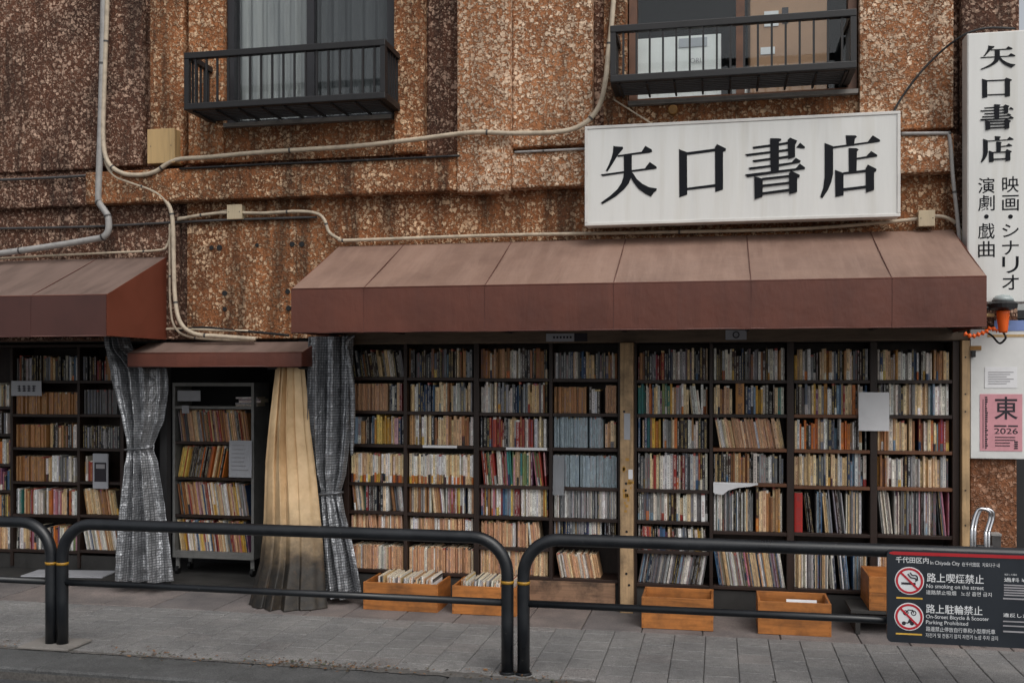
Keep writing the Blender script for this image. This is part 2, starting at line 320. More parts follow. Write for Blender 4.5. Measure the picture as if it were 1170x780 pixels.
# ------------------------------------------------------------------ mesh helpers
class MB:
    def __init__(s): s.v = []; s.f = []
    def box(s, x0, x1, y0, y1, z0, z1):
        i = len(s.v)
        s.v += [(x0, y0, z0), (x1, y0, z0), (x1, y1, z0), (x0, y1, z0), (x0, y0, z1), (x1, y0, z1), (x1, y1, z1), (x0, y1, z1)]
        s.f += [tuple(i + k for k in q) for q in ((0, 3, 2, 1), (4, 5, 6, 7), (0, 1, 5, 4), (1, 2, 6, 5), (2, 3, 7, 6), (3, 0, 4, 7))]
        return s
    def prism(s, poly, y0, y1):            # polygon in X,Z extruded from y0 (front) to y1
        i = len(s.v); n = len(poly)
        a = sum(poly[k][0] * poly[(k + 1) % n][1] - poly[(k + 1) % n][0] * poly[k][1] for k in range(n))
        if a < 0: poly = poly[::-1]
        s.v += [(p[0], y0, p[1]) for p in poly] + [(p[0], y1, p[1]) for p in poly]
        s.f.append(tuple(range(i, i + n))); s.f.append(tuple(range(i + 2 * n - 1, i + n - 1, -1)))
        for k in range(n):
            j = (k + 1) % n; s.f.append((i + k, i + n + k, i + n + j, i + j))
        return s
    def tube(s, pts, r, seg=10, caps=True):
        pts = [Vector(p) for p in pts]; i0 = len(s.v); n = len(pts); up = None
        for k, p in enumerate(pts):
            tg = (pts[min(k + 1, n - 1)] - pts[max(k - 1, 0)]).normalized()
            if up is None:
                up = Vector((0, 0, 1)) if abs(tg.z) < .9 else Vector((0, 1, 0))
            sd_ = tg.cross(up).normalized(); up = sd_.cross(tg).normalized()
            rr = r[k] if isinstance(r, (list, tuple)) else r
            for q in range(seg):
                a = 2 * math.pi * q / seg; s.v.append(tuple(p + sd_ * (math.cos(a) * rr) + up * (math.sin(a) * rr)))
        for k in range(n - 1):
            for q in range(seg):
                a, b = i0 + k * seg + q, i0 + k * seg + (q + 1) % seg
                s.f.append((a, b, b + seg, a + seg))
        if caps:
            s.f.append(tuple(i0 + q for q in range(seg - 1, -1, -1))); s.f.append(tuple(i0 + (n - 1) * seg + q for q in range(seg)))
        return s
    def disc(s, c, r, y0, y1, seg=32, rin=0):  # disc or ring facing -Y
        poly = [(c[0] + math.cos(2 * math.pi * k / seg) * r, c[1] + math.sin(2 * math.pi * k / seg) * r) for k in range(seg)]
        if not rin: return s.prism(poly, y0, y1)
        i = len(s.v)
        for rr in (r, rin):
            for y in (y0, y1):
                s.v += [(c[0] + math.cos(2 * math.pi * k / seg) * rr, y, c[1] + math.sin(2 * math.pi * k / seg) * rr) for k in range(seg)]
        for k in range(seg):
            j = (k + 1) % seg; o0, o1, n0, n1 = i, i + seg, i + 2 * seg, i + 3 * seg
            s.f += [(o0 + k, o0 + j, n0 + j, n0 + k), (o0 + k, o1 + k, o1 + j, o0 + j), (n0 + k, n0 + j, n1 + j, n1 + k)]
        return s
    def mesh(s, name, mat, smooth=False):
        me = bpy.data.meshes.new(name); me.from_pydata([tuple(v) for v in s.v], [], s.f); me.materials.append(MATS[mat])
        if smooth:
            for p in me.polygons: p.use_smooth = True
        me.update(); return me
    def build(s, name, mat, parent=None, smooth=False, bevel=0, solid=0):
        o = bpy.data.objects.new(name, s.mesh(name, mat, smooth)); col.objects.link(o)
        if parent: attach(o, parent)
        if solid:
            m = o.modifiers.new('solid', 'SOLIDIFY'); m.thickness = solid; m.offset = 0
            if smooth: m = o.modifiers.new('split', 'EDGE_SPLIT'); m.split_angle = R(50)
        if bevel:
            m = o.modifiers.new('bevel', 'BEVEL'); m.width = bevel; m.segments = 2; m.limit_method = 'ANGLE'
        return o
def attach(o, parent):
    o.parent = parent
    b = Vector(parent.location)
    if parent.parent: b = b + Vector(parent.parent.location)
    if o.type == 'MESH': o.data.transform(Matrix.Translation(-b))
def tag(o, label, cat, group=None, kind=None):
    if label: o['label'] = label
    if cat: o['category'] = cat
    if group: o['group'] = group
    if kind: o['kind'] = kind
    return o
def empty(name, loc, label, cat, group=None):
    o = bpy.data.objects.new(name, None); col.objects.link(o); o.location = loc; o.empty_display_size = .1
    return tag(o, label, cat, group)
def bx(name, mat, parent, x0, x1, y0, y1, z0, z1, bevel=0):
    return MB().box(min(x0, x1), max(x0, x1), min(y0, y1), max(y0, y1), min(z0, z1), max(z0, z1)).build(name, mat, parent, bevel=bevel)
def struct(o): o['kind'] = 'structure'; return o
def spline(pts, n=8):
    pts = [Vector(p) for p in pts]; out = []
    for i in range(len(pts) - 1):
        p0, p1, p2, p3 = pts[max(i - 1, 0)], pts[i], pts[i + 1], pts[min(i + 2, len(pts) - 1)]
        for k in range(n):
            t_ = k / n; out.append(.5 * ((2 * p1) + (p2 - p0) * t_ + (2 * p0 - 5 * p1 + 4 * p2 - p3) * t_ ** 2 + (3 * p1 - p0 - 3 * p2 + p3) * t_ ** 3))
    return out + [pts[-1]]
def text_mb(s, x0, z0, h, y, width=None, bold=0.0, align='l', vertical=False):
    """lettering on a plane facing -Y: x0,z0 = lower left corner of the ink box; h = ink height"""
    c = bpy.data.curves.new('lettering', 'FONT'); c.body = s; c.offset = bold
    o = bpy.data.objects.new('lettering', c); col.objects.link(o)
    dg = bpy.context.evaluated_depsgraph_get(); dg.update()
    m = bpy.data.meshes.new_from_object(o.evaluated_get(dg))
    vs = [v.co.copy() for v in m.vertices]; fs = [tuple(p.vertices) for p in m.polygons]
    bpy.data.objects.remove(o); bpy.data.curves.remove(c); bpy.data.meshes.remove(m)
    if not vs: return [], []
    xa, xb = min(v.x for v in vs), max(v.x for v in vs); ya, yb = min(v.y for v in vs), max(v.y for v in vs)
    k = h / max(yb - ya, 1e-6); kx = (width / (xb - xa)) if width else k
    return [(x0 + (v.x - xa) * kx, y, z0 + (v.y - ya) * k) for v in vs], fs
def add_text(mb, *a, **k):
    v, f = text_mb(*a, **k); i = len(mb.v); mb.v += v; mb.f += [tuple(i + q for q in p) for p in f]
# ------------------------------------------------------------------ ground
YB = -0.62                                 # line between border stones and pavers (from the light joint in the photograph)
YK0, YK1 = -1.80, -2.16                    # kerb inner and outer edge
ROADZ = -0.07
o = MB().box(-60, 60, -60, YK1 - .01, ROADZ - .3, ROADZ).build('road', 'asphalt'); struct(o)
o = MB().box(-60, 60, YK0 + .0, .02, -.2, -.012).build('sidewalk', 'joint_sand'); struct(o); side = o
def slab(name, mat, sx, sy, h=.045, ch=.004):
    mb = MB(); x, y = sx / 2, sy / 2
    mb.v = [(-x, -y, -h), (x, -y, -h), (x, y, -h), (-x, y, -h), (-x, -y, -ch), (x, -y, -ch), (x, y, -ch), (-x, y, -ch),
            (-x + ch, -y + ch, 0), (x - ch, -y + ch, 0), (x - ch, y - ch, 0), (-x + ch, y - ch, 0)]
    mb.f = [(0, 3, 2, 1), (8, 9, 10, 11)]
    for a in range(4):
        b = (a + 1) % 4; mb.f += [(a, b, b + 4, a + 4), (a + 4, b + 4, b + 8, a + 8)]
    return mb.mesh(name, mat)
def inst(name, me, parent, loc, rot=(0, 0, 0)):
    o = bpy.data.objects.new(name, me); col.objects.link(o); o.parent = parent; o.location = loc; o.rotation_euler = rot; return o
TW, TL = .198, .20
pm = slab('paver', 'paver', TW - .0035, TL - .005)
ncol = 44; n_rows = 3
xs0 = X(859, -1.2) - 30 * TW + .02
far = []
for c in range(ncol):
    off = (c % 2) * TL * .5
    y = YB
    rows = []
    first = TL if not off else TL * .5
    while y > YK0 + .01:
        l = min(first, y - YK0); rows.append((y, l)); y -= l; first = TL
    for (yy, l) in rows:
        x = xs0 + c * TW
        me = pm if abs(l - TL) < .01 else None
        if me is None:
            key = 'paver_%d' % round(l * 1000)
            me = bpy.data.meshes.get(key) or slab(key, 'paver', TW - .0035, l - .005)
        inst('paver', me, side, (x, yy - l / 2, rnd.uniform(-.002, .002)), (rnd.uniform(-.004, .004), rnd.uniform(-.004, .004), 0))
x = -6.4
while x < 4.6:                              # border stones along the shop front
    l = rnd.choice((.3, .4, .4, .5)); me = slab('border_stone', 'paver_border', l - .008, -YB - .01)
    inst('border_stone', me, side, (x + l / 2, YB / 2, rnd.uniform(-.003, .002) + .001)); x += l
# the same paving carried on beyond the frame
o = MB().box(-60, xs0 - TW / 2, YK0, 0, -.2, -.002).build('sidewalk_beyond', 'paver', side)
o = MB().box(xs0 + (ncol - .5) * TW, 60, YK0, 0, -.2, -.002).build('sidewalk_beyond', 'paver', side)
kb = MB().box(-60, 60, YK1, YK0, -.3, -.03).build('kerb', 'joint_sand'); struct(kb)
x = -8.4; km = slab('kerb_stone', 'kerb_stone', .597, YK0 - YK1 - .004, .2, .012)
while x < 5.5:
    inst('kerb_stone', km, kb, (x, (YK0 + YK1) / 2, rnd.uniform(-.006, .0)), (0, rnd.uniform(-.004, .004), 0)); x += .6
# fallen leaves and moss caught along the kerb joint
mb = MB(); cols = []
for k in range(5200):
    px = rnd.uniform(-6.2, 1.8); cl = math.sin(px * 2.1) * .5 + math.sin(px * 5.3 + 1) * .5
    if rnd.random() > .25 + .4 * cl: continue
    py = YK0 + rnd.gauss(.03, .06); s = rnd.uniform(.004, .014); a = rnd.uniform(0, 6.28)
    if rnd.random() < .04: s *= 1.9
    i = len(mb.v); tz = .004 + rnd.uniform(0, .006)
    for q in range(4):
        rr = s * (1 if q % 2 == 0 else rnd.uniform(.35, .6)); mb.v.append((px + rr * math.cos(a + q * 1.571), py + rr * math.sin(a + q * 1.571), tz + rnd.uniform(-.002, .006)))
    mb.f.append((i, i + 1, i + 2, i + 3)); cols.append(rnd.choice([(.16, .075, .03), (.10, .05, .025), (.06, .045, .03), (.20, .10, .04), (.05, .06, .025), (.04, .035, .03), (.12, .10, .08)]))
o = mb.build('leaf_litter', 'litter'); ca = o.data.color_attributes.new('Col', 'FLOAT_COLOR', 'CORNER')
for p, c in zip(o.data.polygons, cols):
    for li in p.loop_indices: ca.data[li].color = (*c, 1)
tag(o, 'scattered brown leaves and grit along the kerb joint', 'leaves', kind='stuff')

# damp soil packed into the joint between pavers and kerb
mb = MB(); n = 260
for k in range(n + 1):
    x = -6.2 + 8.4 * k / n; c = .5 + .5 * math.sin(x * 1.7 + 1) * math.sin(x * .6); wd = (.012 + .045 * c) * rnd.uniform(.5, 1.25)
    mb.v += [(x, YK0 - wd * rnd.uniform(.3, .8), .0005), (x, YK0 + .005, .004 + .006 * c), (x, YK0 + wd * rnd.uniform(.7, 1.5), .0012)]
for k in range(n):
    a = k * 3; mb.f += [(a, a + 3, a + 4, a + 1), (a + 1, a + 4, a + 5, a + 2)]
o = mb.build('soil_strip', 'joint_sand', None, smooth=True); tag(o, 'dark soil packed in the kerb joint', 'soil', kind='stuff')

# ------------------------------------------------------------------ the building
bld = empty('shop_building', (X(600), .1, 0), 'brown roughcast shop building with ledge and two balconied upper windows', 'building')
ZB0, ZB1, ZTOP, ZL = 3.08, 3.34, 7.4, 2.00
XL, XR = -9.0, X(1161)
cols_ = [(None, 108, .0, 'stucco_brown'), (108, 166, -.05, 'stucco_brown'), (166, 174, .02, 'stucco_brown'), (174, 212, -.045, 'stucco_orange'), (212, 217, .04, 'stucco_brown'),
         (217, 257, -.03, 'stucco_orange'), (257, 452, 'win', None), (452, 486, -.05, 'stucco_orange'), (486, 527, .04, 'stucco_brown'), (527, 587, -.13, 'stucco_pale'),
         (587, 678, -.06, 'stucco_pale'), (678, 690, .03, 'stucco_brown'), (690, 717, -.03, 'stucco_orange'), (717, 981, 'win', None), (981, 1088, -.05, 'stucco_pale'),
         (1088, 1096, .02, 'stucco_brown'), (1096, 1161, -.08, 'stucco_brown')]
ZS = 3.66                                   # window sill height
for a, b, y, m in cols_:
    x0 = XL if a is None else X(a); x1 = X(b)
    if y == 'win':
        bx('wall_panel', 'stucco_orange', bld, x0, x1, .0, .35, ZB1 + .05, ZS)
        bx('wall_panel', 'stucco_orange', bld, x0, x1, .0, .35, 5.6, ZTOP)
        continue
    z0 = ZB0 - .02 if a == 527 else ZB1 + .05
    bx('pilaster' if a in (527, 1096) else 'wall_panel', m, bld, x0, x1, y, .35, z0, ZTOP, .012)
xp0, xp1 = X(527), X(587)
for a, b in ((XL, xp0), (xp1, X(1096))):
    bx('recess_strip', 'stucco_brown', bld, a, b, .03, .35, ZB1, ZB1 + .05)
bx('recess_strip', 'stucco_brown', bld, X(1096), XR, -.0795, .35, ZB1, ZB1 + .05)
bx('ledge', 'stucco_brown', bld, XL, X(107), -.07, .35, ZB0, ZB1, .015)
bx('ledge', 'stucco_orange', bld, X(107), xp0, -.115, .35, ZB0, ZB1, .015)
bx('ledge', 'stucco_pale', bld, xp1, X(1086), -.115, .35, ZB0, ZB1, .015)
bx('ledge', 'stucco_brown', bld, X(1086), XR, -.05, .35, ZB0, ZB1, .015)
bx('wall_panel', 'stucco_brown', bld, XL, X(205), -.01, .35, ZL, ZB0)
bx('wall_panel', 'stucco_brown', bld, X(205), X(214), .03, .35, ZL, ZB0)
bx('wall_panel', 'stucco_orange', bld, X(214), xp0, .0, .35, ZL, ZB0)
bx('wall_panel', 'stucco_orange', bld, xp0, xp1, .0, .35, ZL, ZB0 - .02)
bx('wall_panel', 'stucco_orange', bld, xp1, X(1093), .0, .35, ZL, ZB0)
bx('wall_panel', 'stucco_brown', bld, X(1093), XR, -.03, .35, ZL, ZB0)
bx('pillar', 'stucco_low', bld, X(1108), XR, -.02, .6, 0, ZL, .01)
bx('pillar', 'dark_paint', bld, X(338), X(394), .06, 1.14, 0, ZL)
bx('pillar', 'dark_paint', bld, X(178), X(186), .06, .12, 0, ZL)
bx('back_wall', 'interior_dark', bld, XL, XR, 1.15, 1.25, 0, ZL)
bx('ceiling', 'interior_dark', bld, XL, XR, .35, 1.25, ZL, ZL + .1)
bx('roof', 'concrete', bld, XL, XR, .35, 4, ZTOP - .2, ZTOP)
bx('side_wall', 'stucco_brown', bld, XR - .2, XR, .6, 6, 0, ZTOP - .2)
bx('floor_slab', 'base_dark', bld, XL, XR, .03, 1.15, -.2, .0)
# bolt holes and plates left by an older sign
mb_cols = [(242, 283), (251, 283), (294, 280), (334, 279), (345, 279), (257, 335), (329, 333), (257, 353), (330, 352)]
for px, py in mb_cols:
    p = W(px, py, 0); r_ = rnd.uniform(.014, .024)
    MB().disc((p.x, p.z), r_, -.008, .01, 10).build('bolt_plate', 'cable_black', bld)
p = W(769, 127, 0); MB().disc((p.x, p.z), .035, -.05, .02, 16).build('wall_plug', 'bronze_bolt', bld, bevel=.008)

def window(x0, x1, kind):
    wn = bx('window', 'window_frame', bld, x0 + .003, x0 + .06, .02, .12, ZS, 5.6)
    mb = MB()
    mb.box(x0 + .003, x0 + .06, .02, .12, ZS + .06, 5.54); mb.box(x1 - .06, x1 - .003, .02, .12, ZS + .06, 5.54)
    mb.box(x0 + .003, x1 - .003, .02, .12, ZS + .001, ZS + .06); mb.box(x0 + .003, x1 - .003, .02, .12, 5.54, 5.599)
    xm = (x0 + x1) / 2
    mb.box(xm - .03, xm + .03, .04, .10, ZS + .06, 5.54)
    bpy.data.objects.remove(wn)
    wn = mb.build('window', 'window_frame' if kind == 1 else 'brown_frame', bld)
    bx('pane', 'glass', wn, x0 + .06, xm - .03, .065, .071, ZS + .06, 5.54)
    bx('pane', 'glass', wn, xm + .03, x1 - .06, .075, .081, ZS + .06, 5.54)
    bx('sill', 'concrete', wn, x0 + .003, x1 - .003, -.05, .0195, ZS + .0, ZS + .03)
    rm = MB()
    rm.box(x0 - .3, x1 + .3, 1.6, 1.7, ZS - .3, 5.8); rm.box(x0 - .35, x0 - .3, .352, 1.7, ZS - .3, 5.8); rm.box(x1 + .3, x1 + .35, .352, 1.7, ZS - .3, 5.8)
    rm.box(x0 - .35, x1 + .35, .352, 1.7, ZS - .35, ZS - .3); rm.box(x0 - .35, x1 + .35, .352, 1.7, 5.8, 5.85)
    rm.build('room_lining', 'room', wn)
    return wn
w1 = window(X(258), X(450), 1); w2 = window(X(718), X(980), 2)
def drape(name, mat, parent, x0, x1, z0, z1, y, amp, n, seed):
    mb = MB(); nu, nv = 90, 10; q = random.Random(seed); ph = [q.uniform(0, 6) for _ in range(4)]
    for j in range(nv + 1):
        for i in range(nu + 1):
            u = i / nu; z = z0 + (z1 - z0) * j / nv
            yy = y + amp * (math.sin(u * n * 6.28 + ph[0] + .8 * math.sin(u * 9 + ph[1]) + j * .05) + .4 * math.sin(u * n * 2.3 * 6.28 + ph[2]))
            mb.v.append((x0 + (x1 - x0) * u, yy, z))
    for j in range(nv):
        for i in range(nu):
            a = j * (nu + 1) + i; mb.f.append((a, a + 1, a + nu + 2, a + nu + 1))
    return mb.build(name, mat, parent, smooth=True, solid=.003)
drape('curtain', 'net_curtain', w1, X(262), X(349), ZS + .06, 5.5, .13, .014, 6, 1)
drape('curtain', 'net_curtain_dark', w1, X(349), X(448), ZS + .06, 5.5, .135, .014, 6, 2)

# things inside the right-hand upper window
bxx = empty('storage_box', ((X(722) + X(826)) / 2, .5, ZS), 'white storage box standing inside the upper window', 'box')
x0, x1 = X(724, .14), X(824, .14)
zt = Z(770, 42, .14)
bx('carton', 'box_white', bxx, x0, x1, .14, .5, ZS + .002, zt, .006)
bx('lid_flap', 'paper_grey', bxx, X(776, .14), X(808, .14), .132, .138, Z(790, 54, .14), Z(790, 44, .14))
mb = MB(); add_text(mb, 'ORL', X(789, .21), Z(790, 76, .21), .035, .1310, width=.09); mb.build('lettering', 'print_grey', bxx)
bxx = empty('cardboard_carton', ((X(856) + X(945)) / 2, .5, ZS), 'tall brown cardboard carton pressed against the upper window pane', 'box')
bx('carton', 'cardboard', bxx, X(857, .14), X(945, .14), .14, .7, ZS + .002, Z(900, -30, .3), .006)
bx('tape', 'paper', bxx, X(872, .3), X(888, .3), .133, .138, Z(880, 39, .3), Z(880, 22, .3))
bx('shipping_label', 'paper', bxx, X(868, .3), X(884, .3), .133, .138, Z(880, 70, .3), Z(880, 62, .3))
bx('handle_slot', 'print_ink', bxx, X(892, .3), X(899, .3), .133, .138, Z(895, 36, .3), Z(895, 18, .3))
bg_ = empty('plastic_bag', (X(845, .3), .4, ZS), 'crumpled white plastic bag beside the cardboard carton', 'bag')
mb = MB(); q = random.Random(4); c0 = Vector((X(845, .3), .20, ZS + .16))
for j in range(9):
    for i in range(14):
        th = math.pi * j / 8; ph = 2 * math.pi * i / 14; rr = 1 + q.uniform(-.22, .14)
        mb.v.append((c0.x + .055 * rr * math.sin(th) * math.cos(ph), c0.y + .05 * rr * math.sin(th) * math.sin(ph), c0.z + .155 * math.cos(th) * (1 + q.uniform(-.05, .05)) + 0))
for j in range(8):
    for i in range(14):
        a, b = j * 14 + i, j * 14 + (i + 1) % 14; mb.f.append((a, a + 14, b + 14, b))
mb.build('bag_skin', 'box_white', bg_, smooth=False)

def balcony(px0, px1, ytl, ytr, ybl, ybr, label, nb, bars_x):
    YF = -.40
    x0, x1 = X(px0, YF), X(px1, YF)
    zt = (Z(px0, ytl, YF) + Z(px1, ytr, YF)) / 2; zb = (Z(px0, ybl, YF) + Z(px1, ybr, YF)) / 2
    e = empty('balcony', ((x0 + x1) / 2, 0, zb), label, 'balcony', 'iron balconies under the upper windows')
    bx('top_rail', 'balcony_metal', e, x0, x1, YF, YF + .045, zt - .05, zt, .006)
    for xa in (x0, x1 - .04): bx('side_rail', 'balcony_metal', e, xa, xa + .04, YF + .046, -.002, zt - .045, zt - .005)
    bx('bottom_rail', 'balcony_metal', e, x0, x1, YF, YF + .04, zb, zb + .05, .006)
    for xa in (x0, x1 - .04):
        bx('side_beam', 'balcony_metal', e, xa, xa + .04, YF + .041, -.002, zb, zb + .05)
        bx('corner_post', 'balcony_metal', e, xa + .001, xa + .039, YF + .002, YF + .04, zb + .0505, zt - .0505)
    for k in range(1, nb):
        xx = x0 + (x1 - x0) * k / nb
        bx('baluster', 'balcony_metal', e, xx - .007, xx + .007, YF + .012, YF + .026, zb + .0505, zt - .0505)
    for xa in (x0, x1 - .04):
        for k in range(1, 6):
            yy = YF + .04 + (.36) * k / 6
            bx('baluster', 'balcony_metal', e, xa + .012, xa + .026, yy - .007, yy + .007, zb + .0505, zt - .0455)
    for k in range(8):                       # floor slats with daylight between
        yy = YF + .05 + k * .043
        bx('floor_slat', 'balcony_metal', e, x0 + .041, x1 - .041, yy, yy + .020, zb + .004, zb + .022)
    for k in range(9):
        xx = x0 + .06 + (x1 - x0 - .12) * k / 8
        bx('joist', 'balcony_metal', e, xx - .007, xx + .007, YF + .041, -.002, zb - .012, zb + .0035)
    return e
balcony(210, 440, 62, 42, 129, 109, 'dark iron balcony in front of the grey curtained window', 18, 0)
balcony(697, 979, 27, 12, 93, 79, 'dark iron balcony in front of the window stacked with boxes', 18, 0)

# dark side door beyond the corner
dr = empty('side_door', (XR + .6, .2, 0), 'dark metal door set back beyond the pillar with poster board', 'door')
bx('door_leaf', 'dark_paint', dr, XR + .06, XR + 1.1, .25, .3, .02, 2.1); bx('door_frame', 'black_metal', dr, XR + .002, XR + .058, .2, .32, 0, 2.16)
bx('door_frame', 'black_metal', dr, XR + 1.102, XR + 1.16, .2, .32, 0, 2.16); bx('lintel', 'black_metal', dr, XR + .059, XR + 1.1, .2, .32, 2.101, 2.16)
bx('handle', 'chrome', dr, XR + .95, XR + 1.0, .2, .245, .95, 1.08, .008)

# ------------------------------------------------------------------ awnings
def awning(name, label, pxl, pxr, back, front, bot, YF, seams_f, left_end, right_end, fadem='awning_faded', valm='awning_fabric'):
    """back/front/bot: (px,py) samples for the heights; seams: front px"""
    zb = sum(Z(*p, -.02) for p in back) / len(back); zf = sum(Z(*p, YF) for p in front) / len(front); z0 = sum(Z(*p, YF) for p in bot) / len(bot)
    xl, xr = (pxl if left_end is None else X(pxl, YF)), X(pxr, YF)
    e = empty(name, ((xl + xr) / 2, -.02, z0), label, 'awning', 'brown vinyl awnings along the shop front')
    xs = [xl] + [X(s, YF) for s in seams_f] + [xr]
    for a, b in zip(xs[:-1], xs[1:]):
        mb = MB(); n = 12; m = 8
        for j in range(m + 1):
            t_ = j / m
            for i in range(n + 1):
                u = i / n; sag = -.010 * math.sin(math.pi * t_) * (.6 + .4 * math.sin(math.pi * u)) - .003 * math.sin(u * 19 + a * 7) * math.sin(math.pi * t_)
                mb.v.append((a + .0015 + (b - a - .003) * u, -.02 + (YF + .02) * t_, zb + (zf - zb) * t_ + sag))
        for j in range(m):
            for i in range(n):
                q = j * (n + 1) + i; mb.f.append((q, q + n + 1, q + n + 2, q + 1))
        mb.build('roof_panel', fadem, e, smooth=True, solid=.004)
        mb = MB()
        for j in range(7):
            t_ = j / 6
            for i in range(n + 1):
                u = i / n; mb.v.append((a + .0015 + (b - a - .003) * u, YF - .003 + -.002 * math.sin(math.pi * t_) + .002 * math.sin(u * 11 + a * 3 + t_ * 2) * t_, zf - .004 + (z0 - zf) * t_))
        for j in range(6):
            for i in range(n):
                q = j * (n + 1) + i; mb.f.append((q, q + n + 1, q + n + 2, q + 1))
        mb.build('valance_panel', valm, e, smooth=True, solid=.004)
    for s in xs[1:-1]:
        mb = MB(); mb.tube([(s, -.021, zb + .002), (s, YF, zf + .003), (s, YF - .004, z0 + .002)], .0026, 6); mb.build('seam', 'awning_seam', e)
    mb = MB().tube([(xl, YF - .002, zf), (xr, YF - .002, zf)], .005, 8); mb.build('front_bar', 'awning_fabric', e, smooth=True)
    mb = MB().tube([(xl, YF - .002, z0), (xr, YF - .002, z0)], .005, 8); mb.build('hem', 'awning_seam', e, smooth=True)
    for ex, on in ((xl, left_end), (xr, right_end)):
        if not on: continue
        mb = MB(); mb.v = [(ex, -.02, zb), (ex, YF, zf), (ex, YF, z0), (ex, -.02, z0)]; mb.f = [(0, 1, 2, 3)]
        mb.build('side_panel', 'awning_side', e, solid=.004)
    # inner frame
    for xx in xs:
        xi = min(max(xx, xl + .02), xr - .02)
        mb = MB().tube([(xi, -.01, z0 + .03), (xi, YF + .02, z0 + .02)], .012, 6); mb.build('bracket_arm', 'black_metal', e)
    return e, xl, xr, zb, zf, z0
YA = -.90
awning('shop_awning', 'long brown vinyl awning below the large white shop sign', 333, 1127, [(390, 281), (740, 272), (1087, 264)], [(333, 331), (730, 322), (1127, 316)],
       [(333, 380), (730, 377), (1127, 372)], YA, [416, 554, 701, 858, 1019], 1, 1)
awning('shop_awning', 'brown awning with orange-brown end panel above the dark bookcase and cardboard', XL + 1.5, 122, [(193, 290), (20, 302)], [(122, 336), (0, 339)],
       [(122, 384), (0, 384)], -.82, [-200, 36], None, 1, 'awning_grey', 'awning_fabric_dark')
awning('door_awning', 'small shallow brown awning over the recessed entrance with grey book rack', 146, 345, [(180, 394), (340, 388)], [(146, 404), (345, 402)], [(146, 419), (345, 418)], -.32, [], 1, 1, 'awning_grey')
# ------------------------------------------------------------------ shop front woodwork
zl0 = Z(750, 391, 0)
lt = empty('lintel_beam', (X(750), 0, zl0), 'weathered brown lintel beam across the top of the bookcases', 'beam')
bx('beam', 'lintel', lt, X(396), X(1107), -.03, -.002, zl0, 2.2, .006)
bx('soffit', 'lintel', lt, X(396), X(1107), -.0015, .3, zl0, ZL - .002)
st1 = empty('lintel_sticker', (X(640, -.04), -.034, zl0), 'small grey notice strip stuck on the lintel beam', 'sticker')
bx('backing', 'paper_grey', st1, X(624, -.034), X(656, -.034), -.036, -.0315, Z(640, 390, -.034), Z(640, 381, -.034))
bx('end_tag', 'print_ink', st1, X(656.5, -.034), X(671, -.034), -.036, -.0315, Z(640, 390, -.034), Z(640, 381, -.034))
mb = MB()
for k in range(6): mb.box(X(632 + k * 3.8, -.034), X(634.2 + k * 3.8, -.034), -.037, -.0362, Z(640, 386.5, -.034), Z(640, 384, -.034))
mb.build('print', 'print_ink', st1)
st2 = empty('lintel_vent', (X(841, -.04), -.034, zl0), 'small grey square vent plate on the lintel beam', 'plate')
bx('plate', 'paper_grey', st2, X(829, -.034), X(853, -.034), -.038, -.0315, Z(841, 388, -.034), Z(841, 377, -.034))
p = W(841, 382.5, -.034); MB().disc((p.x, p.z), .024, -.042, -.0385, 20, .017).build('ring', 'print_ink', st2)
ps = empty('wooden_post', (X(716), -.03, 0), 'tall weathered wooden post with peeled yellow paint between two bookcases', 'post')
bx('shaft', 'post_old', ps, X(709, -.05), X(724, -.05), -.10, .08, .0, zl0 - .003, .006)
pr = random.Random(8)
for k in range(16):                          # flakes of old yellow paint, stickers and rust
    px = pr.uniform(711, 721); py = pr.uniform(515, 585); h_ = pr.uniform(2, 7); w_ = pr.uniform(1.5, 4)
    bx('paint_flake', 'rust_yellow', ps, X(px, -.1), X(px + w_, -.1), -.1015, -.1003, Z(716, py + h_, -.1), Z(716, py, -.1))
bx('sticker', 'paper_grey', ps, X(713, -.1), X(720, -.1), -.102, -.1003, Z(716, 502, -.1), Z(716, 472, -.1))
bx('sticker', 'paper', ps, X(718, -.1), X(723, -.1), -.1025, -.1016, Z(716, 547, -.1), Z(716, 536, -.1))
for py in (470, 552, 560, 607, 655, 668): 
    p = W(pr.uniform(713, 720), py, -.1); MB().disc((p.x, p.z), .009, -.103, -.1002, 10).build('nail_hole', 'cable_black', ps)
tr = empty('door_jamb', (X(1102), -.03, 0), 'pale wooden jamb strip beside the roughcast pillar', 'jamb')
bx('strip', 'trim_pale', tr, X(1098, -.03), X(1107, -.03), -.06, .1, 0, zl0 - .003, .004)
for py in (408, 450, 470, 560, 600):
    p = W(1103, py, -.06); MB().disc((p.x, p.z), .006, -.062, -.0602, 8).build('nail_hole', 'cable_black', tr)

# ------------------------------------------------------------------ books
PAL = {'W': [(240, 236, 226), (226, 220, 208), (244, 242, 238), (216, 216, 214), (210, 202, 190)], 'C': [(228, 202, 160), (212, 182, 136), (236, 212, 174), (218, 190, 152)],
       'T': [(176, 130, 84), (152, 106, 64), (190, 146, 98), (140, 96, 60)], 'D': [(42, 38, 38), (54, 46, 43), (34, 38, 46), (62, 40, 35), (72, 62, 54)],
       'G': [(120, 120, 122), (152, 152, 152), (92, 95, 100), (172, 172, 174)], 'N': [(40, 58, 92), (60, 94, 128), (122, 148, 168), (34, 44, 66)], 'B': [(172, 188, 196), (176, 192, 198)],
       'R': [(146, 44, 38), (160, 70, 54), (118, 38, 42)], 'Y': [(204, 162, 66), (190, 136, 52), (220, 192, 104)], 'O': [(208, 122, 52), (190, 104, 44)], 'P': [(186, 122, 134), (112, 70, 100), (206, 160, 166)],
       'E': [(50, 100, 84), (60, 130, 122), (120, 140, 90)], 'K': [(206, 164, 128), (214, 176, 142), (196, 152, 118)]}
